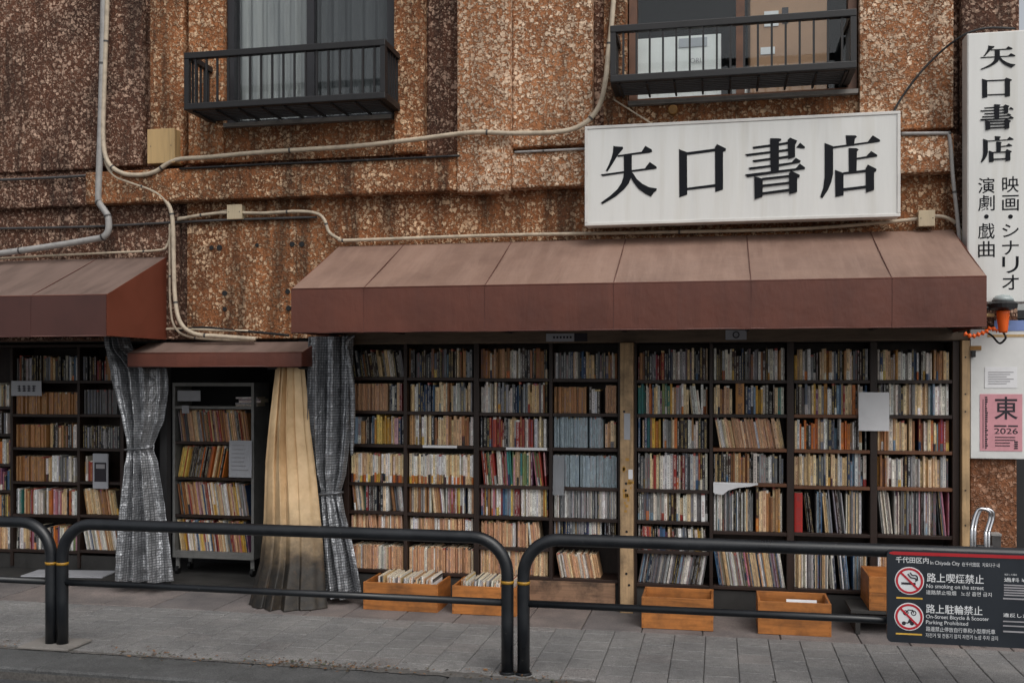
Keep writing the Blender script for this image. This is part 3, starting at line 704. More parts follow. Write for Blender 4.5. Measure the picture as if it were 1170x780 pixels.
CNAME = {'W': 'white', 'C': 'cream', 'T': 'tan', 'D': 'dark', 'G': 'grey', 'N': 'blue', 'B': 'pale blue', 'R': 'red', 'Y': 'yellow', 'O': 'orange', 'P': 'pink-purple', 'E': 'green', 'K': 'beige'}
# kind: weights, thickness range (m), height variation, obi probability
KINDS = {'dark': ('DDDDDGGWTRNC', (.012, .026), .14, .05), 'mix': ('WWWWCCCTTDDDGNRYEPO', (.010, .026), .12, .14), 'mixpale': ('WWWWCCCGGTDYN', (.011, .026), .11, .2), 'tan': ('TTTCCKDW', (.012, .028), .10, .1),
         'tanset': ('K', (.011, .013), .01, 0), 'brownset': ('T', (.020, .023), .01, 0), 'blueset': ('B', (.008, .012), .02, 0), 'whiteset': ('WG', (.008, .012), .02, 0), 'whiteorange': ('WC', (.012, .020), .04, 1.0),
         'cream': ('KKKKCWK', (.008, .020), .07, 0), 'greymix': ('GGGDDWWCTN', (.010, .024), .12, .1), 'white': ('WWWWGDCN', (.012, .026), .08, .15), 'whitered': ('WWWCGRDD', (.012, .026), .08, .2),
         'thin': ('WWWGGGDNC', (.005, .012), .09, .05), 'thincol': ('WWCKPGTNRCYW', (.006, .014), .07, .1), 'green': ('EEEWPRC', (.010, .018), .06, .2), 'yellow': ('YYWNRTPW', (.011, .022), .08, .2), 'orange': ('OYTOCDD', (.008, .018), .06, 0),
         'black': ('DDDDDDG', (.012, .022), .05, 0), 'greyset': ('G', (.014, .018), .02, 0), 'thindark': ('TTDDGGKKCR', (.007, .014), .06, 0), 'pink': ('PWWGGD', (.007, .013), .06, .1), 'mag': ('DDNGGW', (.006, .014), .05, 0)}
BOOKS = []                                   # (verts, faces, cols, inks, uvs, cellkey, area, colour letter, thickness)
def book_geo(t, d, h, c, ink, obi, q, page=(.62, .54, .40)):
    b = t * .10 if t > .016 else t * .18
    b = min(b, .003)
    prof = [(-t / 2, b), (-t / 4, 0), (t / 4, 0), (t / 2, b)]
    zs = [0, h * q.uniform(.22, .34), h * .93, h] if obi else [0, h * .07, h * .93, h]
    v, f, cc, ik, uv = [], [], [], [], []
    for z in zs:
        for (x, y) in prof: v.append((x, y, z))
        v.append((t / 2, d, z)); v.append((-t / 2, d, z))
    vo = q.uniform(0, 400)
    us = [0, .25, .75, 1]
    lab = q.random() < .18; lc = q.choice([(.7, .68, .62), (.05, .05, .06), (.45, .1, .08), (.55, .42, .2)])
    for k in range(3):
        colr = c
        if k == 0 and obi: colr = obi
        if k == 2 and lab: colr = lc
        for s in range(6):
            a, bb = k * 6 + s, k * 6 + (s + 1) % 6
            f.append((a, bb, bb + 6, a + 6)); cc.append(colr if s != 4 else page); ik.append(ink)
            if s < 3:
                z0, z1 = zs[k] / .011 + vo, zs[k + 1] / .011 + vo
                uv.append([(us[s], z0), (us[s + 1], z0), (us[s + 1], z1), (us[s], z1)])
            else: uv.append([(-5, 0)] * 4)
    n = 18; f.append(tuple(n + k for k in range(6))); cc.append(page); ik.append(page); uv.append([(-5, 0)] * 6)
    f.append(tuple(range(5, -1, -1))); cc.append(page); ik.append(page); uv.append([(-5, 0)] * 6)
    return v, f, cc, ik, uv
def mk(let, q):
    c = s2l(q.choice(PAL[let])); j = q.uniform(.85, 1.15); c = tuple(min(.88, x * j * q.uniform(.96, 1.04)) for x in c); return c
def add_book(x, y, z, t, d, h, let, q, key, ang=0.0, obi=None, c=None, tilt=0.0, yrot=0.0):
    c = c or mk(let, q); lum = sum(c) / 3
    ink = q.choice([(.03, .03, .04), (.05, .04, .04), (.25, .04, .04), (.05, .08, .2)]) if lum > .12 else q.choice([(.6, .58, .5), (.55, .42, .15), (.65, .65, .65)])
    geo = book_geo(t, d, h, c, ink, obi, q)
    M = Matrix.Translation((x, y, z)) @ Matrix.Rotation(ang, 4, 'Y') @ Matrix.Rotation(tilt, 4, 'X') @ Matrix.Rotation(yrot, 4, 'Z')
    if ang > 0: off = Vector((-t / 2, 0, 0))
    vs = [M @ Vector(p) for p in geo[0]]
    mz = min(v.z for v in vs); vs = [(v.x, v.y, v.z + z - mz) for v in vs]
    dist = Vector((x, y, z)).__sub__(CAM).length
    BOOKS.append((vs, geo[1], geo[2], geo[3], geo[4], key, t * h / dist ** 2, let, t, bool(obi), abs(ang) > .02, h))
def fill(key, px0, px1, pyrest, hpx, kind, seed, Y=.0, lean=None, stop=1.0, start=0.0, gaps=.06):
    q = random.Random(seed * 7919 + 13); wts, tr_, hv, po = KINDS[kind]
    pxc = (px0 + px1) / 2; z = Z(pxc, pyrest, Y) + .0005; hb = Z(pxc, pyrest - hpx, Y) - z
    x0, x1 = X(px0, Y), X(px1, Y); L = x1 - x0; x = x0 + L * start + .004; xe = x0 + L * stop - .004
    ang = 0; run = 0; depth = .15 if hb < .24 else .2
    lastlet = None
    while True:
        t = q.uniform(*tr_) * .82
        if q.random() < .08 and kind not in ('tanset', 'brownset', 'blueset', 'whiteset', 'greyset'): t *= 1.5
        h = hb * (1 - abs(q.gauss(0, hv)) * .95); h = max(h, hb * .62)
        if kind not in ('tanset', 'blueset', 'brownset', 'greyset') and q.random() < .35 and lastlet: let = lastlet
        else: let = q.choice(wts)
        lastlet = let
        if run <= 0:
            ang = 0.0
            if lean == 'all': ang = -R(q.uniform(7, 11)); run = 999
            elif lean == 'allr': ang = R(q.uniform(6, 11)); run = 999
            elif lean == 'some' and q.random() < .5: ang = -R(q.uniform(3, 7)); run = q.randint(4, 10)
            else: run = q.randint(5, 12)
            newrun = True
        run -= 1
        ww = t / math.cos(ang)
        if newrun and ang < 0: x += h * math.sin(-ang) * .95
        if newrun and x > x0 + .02 and q.random() < gaps * 3: x += q.uniform(0, .02)
        newrun = False
        ext = h * math.sin(ang) if ang > 0 else 0
        if x + ww + ext > xe:
            if ang > 0: break
            if x + ww > xe: break
        c = None
        if kind in ('tanset', 'blueset', 'brownset', 'greyset'):
            cb = s2l(PAL[wts[0]][0]); j = q.uniform(.9, 1.05); c = tuple(v * j for v in cb)
        obi = None
        if q.random() < po: obi = mk(q.choice('OOYTDWC') if kind == 'whiteorange' else q.choice('WWROYDNG'), q)
        # small book left out now and then
        if q.random() < .018 and kind in ('mix', 'dark', 'greymix', 'mixpale'): x += q.uniform(.01, .03)
        yy = Y + .012 + q.uniform(0, .02) + (q.uniform(.01, .03) if q.random() < .2 else 0) + (.01 if h < hb * .85 else 0)
        xpos = x + ww / 2
        add_book(xpos, yy, z, t, depth, h, let, q, key, ang, obi, c, yrot=q.uniform(-.02, .02))
        x += ww + q.uniform(0.0003, .0014)
        if ang == 0 and run == 0: x += 0
        if run == 0 and ang > 0: x += h * math.sin(ang) * .9
    return z, hb

def bookcase(label, cat_loc, px_up, top_py, columns, base_py, front=-.012, Y0=0.0, depth=.27, wood_h='shelf_wood', worn=()):
    """px_up: (px, half width px) of the uprights; columns: list of rest lines between neighbouring uprights"""
    front += Y0; depth += Y0
    xs = [X(p, Y0) for p, hw in px_up]; e = empty('bookcase', ((xs[0] + xs[-1]) / 2, .1, 0), label, 'bookcase', 'built-in bookcases along the shop front')
    ztop = Z((px_up[0][0] + px_up[-1][0]) / 2, top_py, Y0)
    for (p, hw), x in zip(px_up, xs):
        ww = X(p + hw, Y0) - X(p, Y0)
        bx('upright', 'shelf_wood_v', e, x - ww, x + ww, front, depth, .02, ztop, .003)
    bx('back_panel', 'shelf_wood_v', e, xs[0], xs[-1], depth + .001, depth + .015, .02, ztop)
    bx('top_board', wood_h, e, xs[0] - .01, xs[-1] + .01, front, depth, ztop + .0005, ztop + .025)
    bx('plinth', 'base_dark', e, xs[0], xs[-1], front + .02, front + .05, .001, min(Z((a + b) / 2, c_[-1], Y0) for a, b, c_ in columns) - .03)
    for ci, (a, b, rests) in enumerate(columns):
        for ri, py in enumerate(rests):
            z = Z((a + b) / 2, py, Y0)
            hwl = [X(p + hw, Y0) for p, hw in px_up if X(p, Y0) <= X(a, Y0) + .02]; hwr = [X(p - hw, Y0) for p, hw in px_up if X(p, Y0) >= X(b, Y0) - .02]
            xa = max(hwl) + .001; xb = min(hwr) - .001
            bx('shelf', 'shelf_worn' if (ci, ri) in worn else wood_h, e, xa, xb, front + .003, depth - .001, z - .024, z, .002)
    return e
RU = [(726, 1.5), (812.5, 2), (903, 4), (998, 4), (1092, 4)]
RC = [(728, 810, [434, 473, 512, 559, 595, 629, 667]), (815, 898.5, [434, 473, 512, 551.5, 607, 670]), (907.5, 993.5, [434, 473.5, 513.5, 555, 609, 673]), (1002.5, 1087.5, [434, 474, 515, 556.5, 611, 674])]
bookcase('wide dark bookcase of pale old books between wooden post and poster board', None, RU, 391, RC, 690, worn=((1, 3), (2, 3), (2, 1), (3, 2), (3, 3), (1, 2), (2, 2)))
MU = [(396, 3), (463.5, 2), (544.5, 3), (629.5, 2), (708, 2)]
MC = [(400, 461.5, [430.5, 469, 507, 551, 583.5, 607, 650]), (466, 541, [431, 470, 508.5, 553, 586, 611, 654]), (548, 627, [432, 471.5, 511, 554.5, 589.5, 625, 657]), (632, 705.5, [432.5, 472, 511.5, 556.5, 592, 614.5, 661])]
bookcase('dark bookcase of old paperbacks between checked silver curtain and wooden post', None, MU, 391, MC, 690)
YLB = .55
LU = [(-60, 2), (14, 1.5), (90.5, 1.5), (140, 2)]
LC = [(-57, 12, [464, 495, 529, 559, 590, 626]), (16, 88.5, [434.5, 473, 511, 550, 587.5, 628]), (92.5, 137, [434.5, 473, 512, 550, 588, 628.5])]
bookcase('shadowed dark bookcase under the awning with the orange-brown end panel', None, LU, 397, LC, 660, Y0=YLB)
ROWN = ['top', 'second', 'third', 'fourth', 'fifth', 'sixth', 'seventh']
spec = {
 'RA': (RC[0], [(34, 'dark'), (33, 'mix', 'some'), (35, 'mix'), (40, 'whitered'), (31, 'white'), (25, 'mix', 'some'), (32, 'mag', 'allr')], 'column beside the weathered wooden post'),
 'RB': (RC[1], [(34, 'greymix'), (34, 'tan'), (33, 'cream', 'all'), (33, 'greymix'), (50, 'thin'), (40, 'thincol', 'all')], 'second column from the wooden post'),
 'RC': (RC[2], [(34, 'mixpale'), (34, 'mix'), (33, 'mix'), (36, 'mixpale'), (48, 'thin', 'some'), (42, 'thin', 'some')], 'third column from the wooden post'),
 'RD': (RC[3], [(33, 'mixpale'), (34, 'white'), (35, 'mix'), (34, 'mixpale'), (49, 'pink', 'some'), (42, 'cream')], 'column beside the pale wooden jamb'),
 'Ma': (MC[0], [(29, 'dark', 'all'), (31, 'tanset'), (31, 'mix'), (31, 'whiteorange'), (33, 'mix', 'some'), (17, 'cream', 'some'), (25, 'cream')], 'column beside the checked silver curtain'),
 'Mb': (MC[1], [(31, 'dark'), (31, 'mixpale'), (32, 'tan', 'some'), (32, 'whiteorange'), (32, 'thincol', 'some'), (17, 'cream'), (27, 'cream')], 'second column from the checked curtain'),
 'Mc': (MC[2], [(32, 'tan'), (33, 'greymix'), (33, 'whitered'), (37, 'green', 'some'), (34, 'yellow'), (27, 'cream', 'some'), (27, 'cream')], 'third column from the checked curtain'),
 'Md': (MC[3], [(29, 'greymix'), (30, 'tanset'), (33, 'blueset'), (34, 'blueset'), (33, 'whiteset'), (19, 'greymix'), (27, 'cream', 'all')], 'column to the curtain side of the wooden post'),
 'L0': (LC[0], [(27, 'greymix'), (26, 'greymix'), (28, 'mix'), (25, 'mix'), (26, 'mix'), (28, 'tan')], ''),
 'L1': (LC[1], [(29, 'dark'), (25, 'brownset'), (28, 'tan'), (30, 'tan'), (30, 'mix'), (28, 'mix')], ''),
 'L2': (LC[2], [(28, 'dark'), (28, 'greyset'), (26, 'black'), (30, 'mix'), (30, 'tan', 'all'), (28, 'thincol', 'all')], ''),
}
CELLDESC = {}
sd_ = 0
for key, (c_, rows, desc) in spec.items():
    for ri, rw in enumerate(rows):
        sd_ += 1; ck = (key, ri); CELLDESC[ck] = 'in %s row, %s' % (ROWN[ri], desc) if desc else ''
        a, b, rests = c_; kind = rw[1]; lean = rw[2] if len(rw) > 2 else None
        st_, sp_ = 0.0, 1.0
        if ck == ('RC', 4):                   # the big red bound volume
            q = random.Random(5); z = Z(911, rests[4], 0); add_book(X(912.5), .012, z + .0005, .055, .2, Z(911, rests[4] - 46, 0) - z, 'R', q, ck, 0, None, s2l((168, 42, 36))); st_ = .125
        if ck == ('RB', 1):
            q = random.Random(6); z = Z(845, rests[1], 0); add_book(X(845.5), .004, z + .0005, .058, .18, Z(845, rests[1] - 36, 0) - z, 'T', q, ck, 0, None, s2l((170, 118, 62)))
            fill(ck, a, 840, rests[1], rw[0], kind, sd_, 0); fill(ck, 851, b, rests[1], rw[0], 'mix', sd_ + 400, 0); continue
        if ck in (('Mc', 5), ('Md', 6)): sp_ = .88 if key == 'Mc' else .74
        if ck == ('Md', 2): sp_ = .78; fill(ck, a + (b - a) * .79, b, rests[2], 31, 'tan', 901, 0)
        if ck == ('Md', 1):
            fill(ck, a, a + 38, rests[1], rw[0], 'brownset', 903, 0); fill(ck, a + 40, a + 56, rests[1], rw[0], 'dark', 904, 0); fill(ck, a + 58, b, rests[1], 32, 'tanset', 905, 0); continue
        if ck == ('L1', 2): fill(ck, a, a + 36, rests[2], 26, 'brownset', 911, YLB); st_ = .52
        if ck == ('L1', 3): fill(ck, a, a + 34, rests[3], 29, 'brownset', 912, YLB); st_ = .48; kind = 'white'
        if ck == ('L2', 3): sp_ = .42
        if ck == ('Ma', 1): fill(ck, a, a + 42, rests[1], 31, 'tanset', 921, 0); st_ = .7; kind = 'dark'
        if ck == ('RB', 4): fill(ck, a, a + 47, rests[4], 49, 'thin', 931, 0); st_ = .58; kind = 'tan'
        fill(ck, a, b, rests[ri], rw[0] + (2.5 if desc else 0), kind, sd_, 0 if desc else YLB, lean, sp_, st_)

for a_, b_, py_, lb_ in ((483, 522, 508.5, 'white paper strip along the third shelf edge, second column from the checked curtain'), (578, 625, 511, 'white paper strip along the third shelf edge, third column from the checked curtain')):
    z = Z((a_ + b_) / 2, py_, 0); o = MB().box(X(a_, -.02), X(b_, -.02), -.0185, -.0155, z - .018, z + .001).build('shelf_strip', 'paper'); tag(o, lb_, 'paper strip')
# ------------------------------------------------------------------ grey book rack in the recessed entrance
YC = .55
rk = empty('book_rack', (X(243, YC), YC + .1, 0), 'grey metal wheeled book rack in the recessed entrance', 'rack')
zt, zk = Z(243, 437, YC), Z(243, 638, YC); xa, xb = X(197, YC), X(290, YC)
for xx in (xa, xb - .025): bx('upright', 'shelf_metal', rk, xx, xx + .025, YC, YC + .3, zk, zt, .003)
bx('back_panel', 'interior_dark', rk, xa + .0255, xb - .0255, YC + .28, YC + .295, zk, zt)
bx('top_board', 'shelf_metal', rk, xa + .0255, xb - .0255, YC, YC + .28, zt - .03, zt - .001)
for py in (464, 504.5, 545.5, 588.5, 630):
    z = Z(243, py, YC); bx('shelf', 'shelf_metal' if py in (464, 630) else 'shelf_wood', rk, xa + .0255, xb - .0255, YC + .003, YC + .28, z - .022, z)
bx('kick_plate', 'shelf_metal', rk, xa + .0255, xb - .0255, YC + .002, YC + .012, zk, Z(243, 630, YC) - .023)
for xx in (xa + .03, xb - .03):
    for yy in (YC + .04, YC + .25):
        c_ = MB(); 
        c_.tube([(xx - .012, yy, .035), (xx + .012, yy, .035)], .034, 14); c_.build('caster', 'cable_black', rk, smooth=False)
        bx('caster_stem', 'shelf_metal', rk, xx - .016, xx + .016, yy - .008, yy + .008, .05, zk)
for i, (py, h_, kd, ln, sp_) in enumerate(((504.5, 37, 'thindark', 'all', 1), (545.5, 37, 'orange', 'allr', .72), (588.5, 38, 'thincol', 'all', 1), (630, 36, 'thincol', 'all', 1))):
    CELLDESC[('K', i)] = ''; fill(('K', i), 201, 285, py, h_, kd, 700 + i, YC, ln, sp_)
z = Z(243, 464, YC)
q = random.Random(3)
for i in range(5):
    add_book(X(268, YC) + q.uniform(-.03, .03), YC + .05, z + .0005 + i * .016, .014, .15, .2, 'G' if i % 2 else 'W', q, ('K', 9), R(90) * 1.0)
CELLDESC[('K', 9)] = ''

def sheet(name, mat, pxs, pys, Y, label, cat, curl=.0, group=None, thick=.0015, lines=0):
    x0, x1 = X(pxs[0], Y), X(pxs[1], Y); z1, z0 = Z((pxs[0] + pxs[1]) / 2, pys[0], Y), Z((pxs[0] + pxs[1]) / 2, pys[1], Y)
    mb = MB(); n = 8
    for j in range(n + 1):
        for i in range(n + 1):
            u, v = i / n, j / n; mb.v.append((x0 + (x1 - x0) * u, Y - curl * (1 - v) ** 2 * (.6 + .4 * u) - .002 * math.sin(u * 5 + v * 3), z0 + (z1 - z0) * v))
    for j in range(n):
        for i in range(n):
            a = j * (n + 1) + i; mb.f.append((a, a + 1, a + n + 2, a + n + 1))
    e = empty(name, ((x0 + x1) / 2, Y, z0), label, cat, group)
    mb.build('sheet', mat, e, smooth=True, solid=thick)
    if lines:
        m2 = MB()
        for k in range(lines):
            zz = z1 - (z1 - z0) * (k + 1.2) / (lines + 2); m2.box(x0 + (x1 - x0) * .12, x1 - (x1 - x0) * q.uniform(.1, .35), Y - curl * (1 - (zz - z0) / (z1 - z0)) ** 2 - .006, Y - curl * (1 - (zz - z0) / (z1 - z0)) ** 2 - .004, zz, zz + .004)
        m2.build('print', 'print_grey', e)
    return e, x0, x1, z0, z1
sheet('paper_notice', 'paper_grey', (262, 288), (503, 545), YC - .02, 'white printed sheet hanging on the grey book rack', 'paper', .015, lines=7)
sheet('shelf_card', 'paper_grey', (203, 229), (446, 458), YC - .008, 'blank grey card on the top shelf of the grey rack', 'card')
sheet('shelf_card', 'paper_grey', (208, 216), (463, 472), YC - .008, 'tiny white tag clipped to a shelf of the grey rack', 'card')
e, x0, x1, z0, z1 = sheet('shelf_card', 'paper_grey', (13, 47.5), (435, 452), YLB - .03, 'wide grey card with dark characters on the shadowed bookcase', 'card')
mb = MB(); q = random.Random(2)
for k in range(4):
    xx = x0 + (x1 - x0) * (.22 + k * .16)
    for r_ in range(4): mb.box(xx, xx + (x1 - x0) * q.uniform(.08, .12), YLB - .036, YLB - .0345, z0 + (z1 - z0) * (.3 + r_ * .11), z0 + (z1 - z0) * (.345 + r_ * .11))
    mb.box(xx + (x1 - x0) * .045, xx + (x1 - x0) * .065, YLB - .0375, YLB - .0362, z0 + (z1 - z0) * .28, z0 + (z1 - z0) * .7)
mb.build('print', 'print_ink', e)
sheet('shelf_card', 'paper', (981, 1016), (448, 492), -.03, 'large blank white card fixed to the uprights among the pale books', 'card', .006)
e, *_ = sheet('shelf_flyer', 'paper', (815, 866), (551, 553.5), -.03, 'torn white paper strip curling off a worn shelf edge', 'paper', .0)
mb = MB(); q = random.Random(9); ya = -.031
poly = [(815, 553), (866, 553.3), (858, 555.5), (843, 557), (832, 560), (826, 565), (817, 564), (815, 562)]
mb.prism([(X(a, ya), Z(a, b, ya)) for a, b in poly], ya, ya + .0015); mb.build('torn_sheet', 'paper', e)
e, *_ = sheet('plastic_sleeve', 'clear_plastic', (632, 645), (520, 565), -.035, 'crumpled clear plastic sleeve hanging from shelf beside pale blue books', 'sleeve', .03)
# face-out booklet in the shadowed bookcase
fb = empty('displayed_booklet', (X(114, YLB - .03), YLB - .02, Z(114, 558, YLB - .03)), 'grey booklet shown face out on the shadowed bookcase', 'booklet')
bx('cover', 'paper_grey', fb, X(106, YLB - .03), X(123, YLB - .03), YLB - .03, YLB - .014, Z(114, 558, YLB - .03), Z(114, 518, YLB - .03))
bx('cover_picture', 'print_ink', fb, X(108, YLB - .03), X(121.5, YLB - .03), YLB - .0325, YLB - .0305, Z(114, 550, YLB - .03), Z(114, 528, YLB - .03))
bx('title_block', 'print_grey', fb, X(110, YLB - .03), X(120, YLB - .03), YLB - .0345, YLB - .033, Z(114, 535, YLB - .03), Z(114, 530, YLB - .03))

# ------------------------------------------------------------------ wooden crates
def crate(px0, px1, pyt, pyb, YF, dep, label, z0=0.0, th=.016):
    """px/py of the front face"""
    x0, x1 = X(px0, YF), X(px1, YF); zb = z0 + .0; zt = Z((px0 + px1) / 2, pyt, YF)
    e = empty('wooden_crate', ((x0 + x1) / 2, YF + dep / 2, zb), label, 'crate', 'wooden crates on the pavement')
    half = (zt - zb) * .52
    bx('front_board', 'crate_wood', e, x0, x1, YF, YF + th, zb + .001, zb + half - .001, .002); bx('front_board', 'crate_wood', e, x0, x1, YF, YF + th, zb + half + .001, zt, .002)
    bx('back_board', 'crate_wood', e, x0, x1, YF + dep - th, YF + dep, zb + .001, zt, .002)
    for xx in (x0, x1 - th): bx('end_board', 'crate_wood_side', e, xx + .001, xx + th - .001, YF + th + .001, YF + dep - th - .001, zb + .001, zt - .001, .002)
    bx('bottom_board', 'crate_wood', e, x0 + th + .001, x1 - th - .001, YF + th + .001, YF + dep - th - .001, zb + .004, zb + .016)
    for s in range(5):
        for xx in (x0 + .004, x1 - .014):
            zz = zb + (zt - zb) * (s + .5) / 5
            bx('finger_joint', 'crate_wood_side', e, xx, xx + .010, YF - .0012, YF + .004, zz - .009, zz + .009)
    return e, x0, x1, zt
def YG(px, py): return G(px, py).y
cA = crate(415, 500, 666, 695, -.36, .42, 'wooden crate full of booklets beside the checked curtain')
cB = crate(516.5, 590, 670, 700, -.36, .42, 'wooden crate full of booklets behind the paired rail posts')
cC = crate(733, 815, 683, 714.5, -.50, .34, 'nearly empty wooden crate beside the wooden post')
cD = crate(866, 950, 688, 720, -.50, .34, 'wooden crate holding a few loose papers')
for nm, (e, x0, x1, zt), yf in (('A', cA, -.36), ('B', cB, -.36)):
    q = random.Random(ord(nm)); x = x0 + .10 if nm == 'A' else x0 + .06
    while x < x1 - .05:
        t = q.uniform(.005, .014); hh = zt - .03 + q.uniform(.03, .06)
        add_book(x, yf + .05 + q.uniform(0, .01), .0165 , t, .27, hh, q.choice('WWWKCWG'), q, ('X' + nm, 0), R(q.uniform(-4, 8)), None); x += t + .0012
    CELLDESC[('X' + nm, 0)] = ''
def loose(name, label, mat, cx, cy, z, sx, sy, rot, tilt, th=.006):
    mb = MB().box(-sx / 2, sx / 2, -sy / 2, sy / 2, 0, th); o = mb.build(name, mat, None); o.location = (cx, cy, z); o.rotation_euler = (tilt, 0, rot); return tag(o, label, 'paper')
_, x0, x1, zt = cD
loose('loose_papers', 'grey printed papers lying in the crate between bookcase and rail sign', 'paper_grey', x0 + .19, -.34, .115, .26, .2, .2, .12, .02)
loose('loose_papers', 'white folded leaflet propped against the back of a crate', 'paper', x0 + .30, -.235, .12, .2, .12, 0, 1.1, .008)
_, x0, x1, zt = cC
loose('loose_papers', 'small grey booklet left in the nearly empty crate', 'paper_grey', x0 + .28, -.30, .10, .18, .15, .4, .5, .012)
loose('loose_papers', 'open white booklet lying in the nearly empty crate beside the post', 'paper', x0 + .14, -.34, .09, .2, .15, -.3, .2, .012)
# tall crate on a low plinth by the rail sign
YE = -.40
pl = empty('low_platform', (X(1010, YE), YE + .2, 0), 'low dark platform under the tall wooden crate', 'platform')
zE = Z(992, 697, YE)
bx('platform_top', 'base_dark', pl, X(972, YE), X(1085, YE), YE - .01, YE + .32, zE - .02, zE - .001)
for xx in (X(978, YE), X(1078, YE)):
    bx('platform_leg', 'base_dark', pl, xx, xx + .03, YE + .02, YE + .3, 0, zE - .0205)
crate_e = crate(993, 1075, 660, 697, YE, .40, 'tall wooden crate raised on a low platform behind the rail sign', zE)
# weathered kick board below the middle bookcase, and cardboard on the ground
kbd = empty('kick_board', (X(652), -.03, 0), 'weathered bare wooden board under the middle bookcase', 'board')
bx('plank', 'board_old', kbd, X(604, -.03), X(703, -.03), -.045, -.02, .01, Z(652, 664, -.03), .004)
bx('foot_block', 'base_dark', kbd, X(606, -.03), X(612, -.03), -.044, .007, .001, .0095); bx('foot_block', 'base_dark', kbd, X(695, -.03), X(701, -.03), -.044, .007, .001, .0095)
g0 = G(80, 656)
o = MB().box(-.36, .36, -.14, .14, .003, .012).build('cardboard_sheet', 'paper_grey'); o.location = (g0.x, g0.y, 0); o.rotation_euler = (0, 0, .12)
tag(o, 'flat grey cardboard sheet lying on the pavement behind the rail', 'cardboard')

# ------------------------------------------------------------------ curtains
def cloth(name, mat, parent, lev, nf, seed, nu=140, nv=80, solid=.003, drift=.5, fine=1.0, sharp=False, bulge=(.04, .06)):
    """lev: (py, px_left, px_right, Y, fold amplitude) from top to bottom"""
    q = random.Random(seed); ph = [q.uniform(0, 6.28) for _ in range(6)]; mb = MB(); uvs = []
    rows = []
    for k in range(nv + 1):
        t_ = k / nv * (len(lev) - 1); i = min(int(t_), len(lev) - 2); f_ = t_ - i; s = f_ * f_ * (3 - 2 * f_) * .5 + f_ * .5
        rows.append([a + (b - a) * s for a, b in zip(lev[i], lev[i + 1])])
    for ri_, (py, pl_, pr_, Y, am) in enumerate(rows):
        bl = bulge[0] + (bulge[1] - bulge[0]) * ri_ / nv
        xl, xr = X(pl_, Y), X(pr_, Y); z = max(Z((pl_ + pr_) / 2, py, Y), .006)
        for i in range(nu + 1):
            u = i / nu; z_ = z
            w_ = math.sin(u * nf * 6.28 + ph[0] + drift * math.sin(u * 5 + ph[1]) + .25 * math.sin(z * 4 + ph[5])) + .45 * fine * math.sin(u * nf * 2.37 * 6.28 + ph[2] + z * 1.3) + .2 * fine * math.sin(u * nf * 5.1 * 6.28 + ph[3] - z * 2)
            if sharp:
                kk = min(1, am / .045); aa = u * nf * 3.14 + ph[0] + drift * math.sin(u * 4 + ph[1]); gg = .55 + .45 * math.sin(u * 7.3 + ph[2])
                w_ = kk * gg * (1.3 - 2.4 * (math.sin(aa) ** 2 + .02) ** .38) + (1 - kk) * .8 * math.sin(u * 4.4 + ph[3] + z * 2) + .12 * w_
            cr = fine * .004 * math.sin(z * 38 + u * 9 + ph[4]) + fine * .003 * math.sin(z * 71 - u * 23)
            mb.v.append((xl + (xr - xl) * u + .2 * am * math.sin(u * nf * 6.28 * 1.7 + ph[3]), Y + am * w_ + cr - bl * (max(0, math.sin(math.pi * u)) ** .6 - .5), z_))
            uvs.append((u * 1.1, z))
    for k in range(nv):
        for i in range(nu):
            a = k * (nu + 1) + i; mb.f.append((a, a + nu + 1, a + nu + 2, a + 1))
    o = mb.build(name, mat, parent, smooth=True, solid=solid)
    ul = o.data.uv_layers.new(name='UVMap')
    for l in o.data.loops: ul.data[l.index].uv = uvs[l.vertex_index]
    return o
def tie(parent, px0, px1, py, Y, mat):
    x0, x1 = X(px0, Y), X(px1, Y); z = Z((px0 + px1) / 2, py, Y); pts = []
    for k in range(25):
        a = 2 * math.pi * k / 24; pts.append(((x0 + x1) / 2 + (x1 - x0) / 2 * math.cos(a), Y + .055 * math.sin(a) - .01, z + .01 * math.cos(a)))
    MB().tube(pts, .010, 6, False).build('tie', mat, parent, smooth=True)
Yc = -.16
e = empty('checked_curtain', (X(375, Yc), Yc, 0), 'checked silver vinyl curtain tied back beside the beige tarpaulin', 'curtain', 'checked silver curtains')
cloth('drape', 'check_vinyl', e, [(384, 352, 405, Yc, .045), (440, 352, 404, Yc, .050), (500, 352, 402, Yc, .050), (540, 357, 397, Yc, .045), (558, 363, 391, Yc, .030), (566, 363, 391, Yc, .026), (580, 364, 394, Yc - .03, .035), (630, 365, 408, Yc - .05, .050), (682, 368, 418, Yc - .06, .055)], 2.6, 21, drift=1.6, fine=.65)
tie(e, 362, 392, 563, Yc, 'check_vinyl')
mb = MB(); pts = spline([W(405, 383, Yc - .04), W(397, 392, Yc - .05), W(400, 420, Yc - .05), W(403, 450, Yc - .04), W(403, 485, Yc - .03), W(402, 520, Yc - .02)], 8)
mb.tube(pts, [.012 + .010 * math.sin(math.pi * k / (len(pts) - 1)) for k in range(len(pts))], 7); o = mb.build('rolled_edge', 'check_vinyl', e, smooth=True)
ul = o.data.uv_layers.new(name='UVMap')
for l in o.data.loops:
    v = o.data.vertices[l.vertex_index].co; ul.data[l.index].uv = (v.x * 2, v.z)
Yc = -.12
e = empty('checked_curtain', (X(160, Yc), Yc, 0), 'checked silver vinyl curtain tied at the waist beside the shadowed bookcase', 'curtain', 'checked silver curtains')
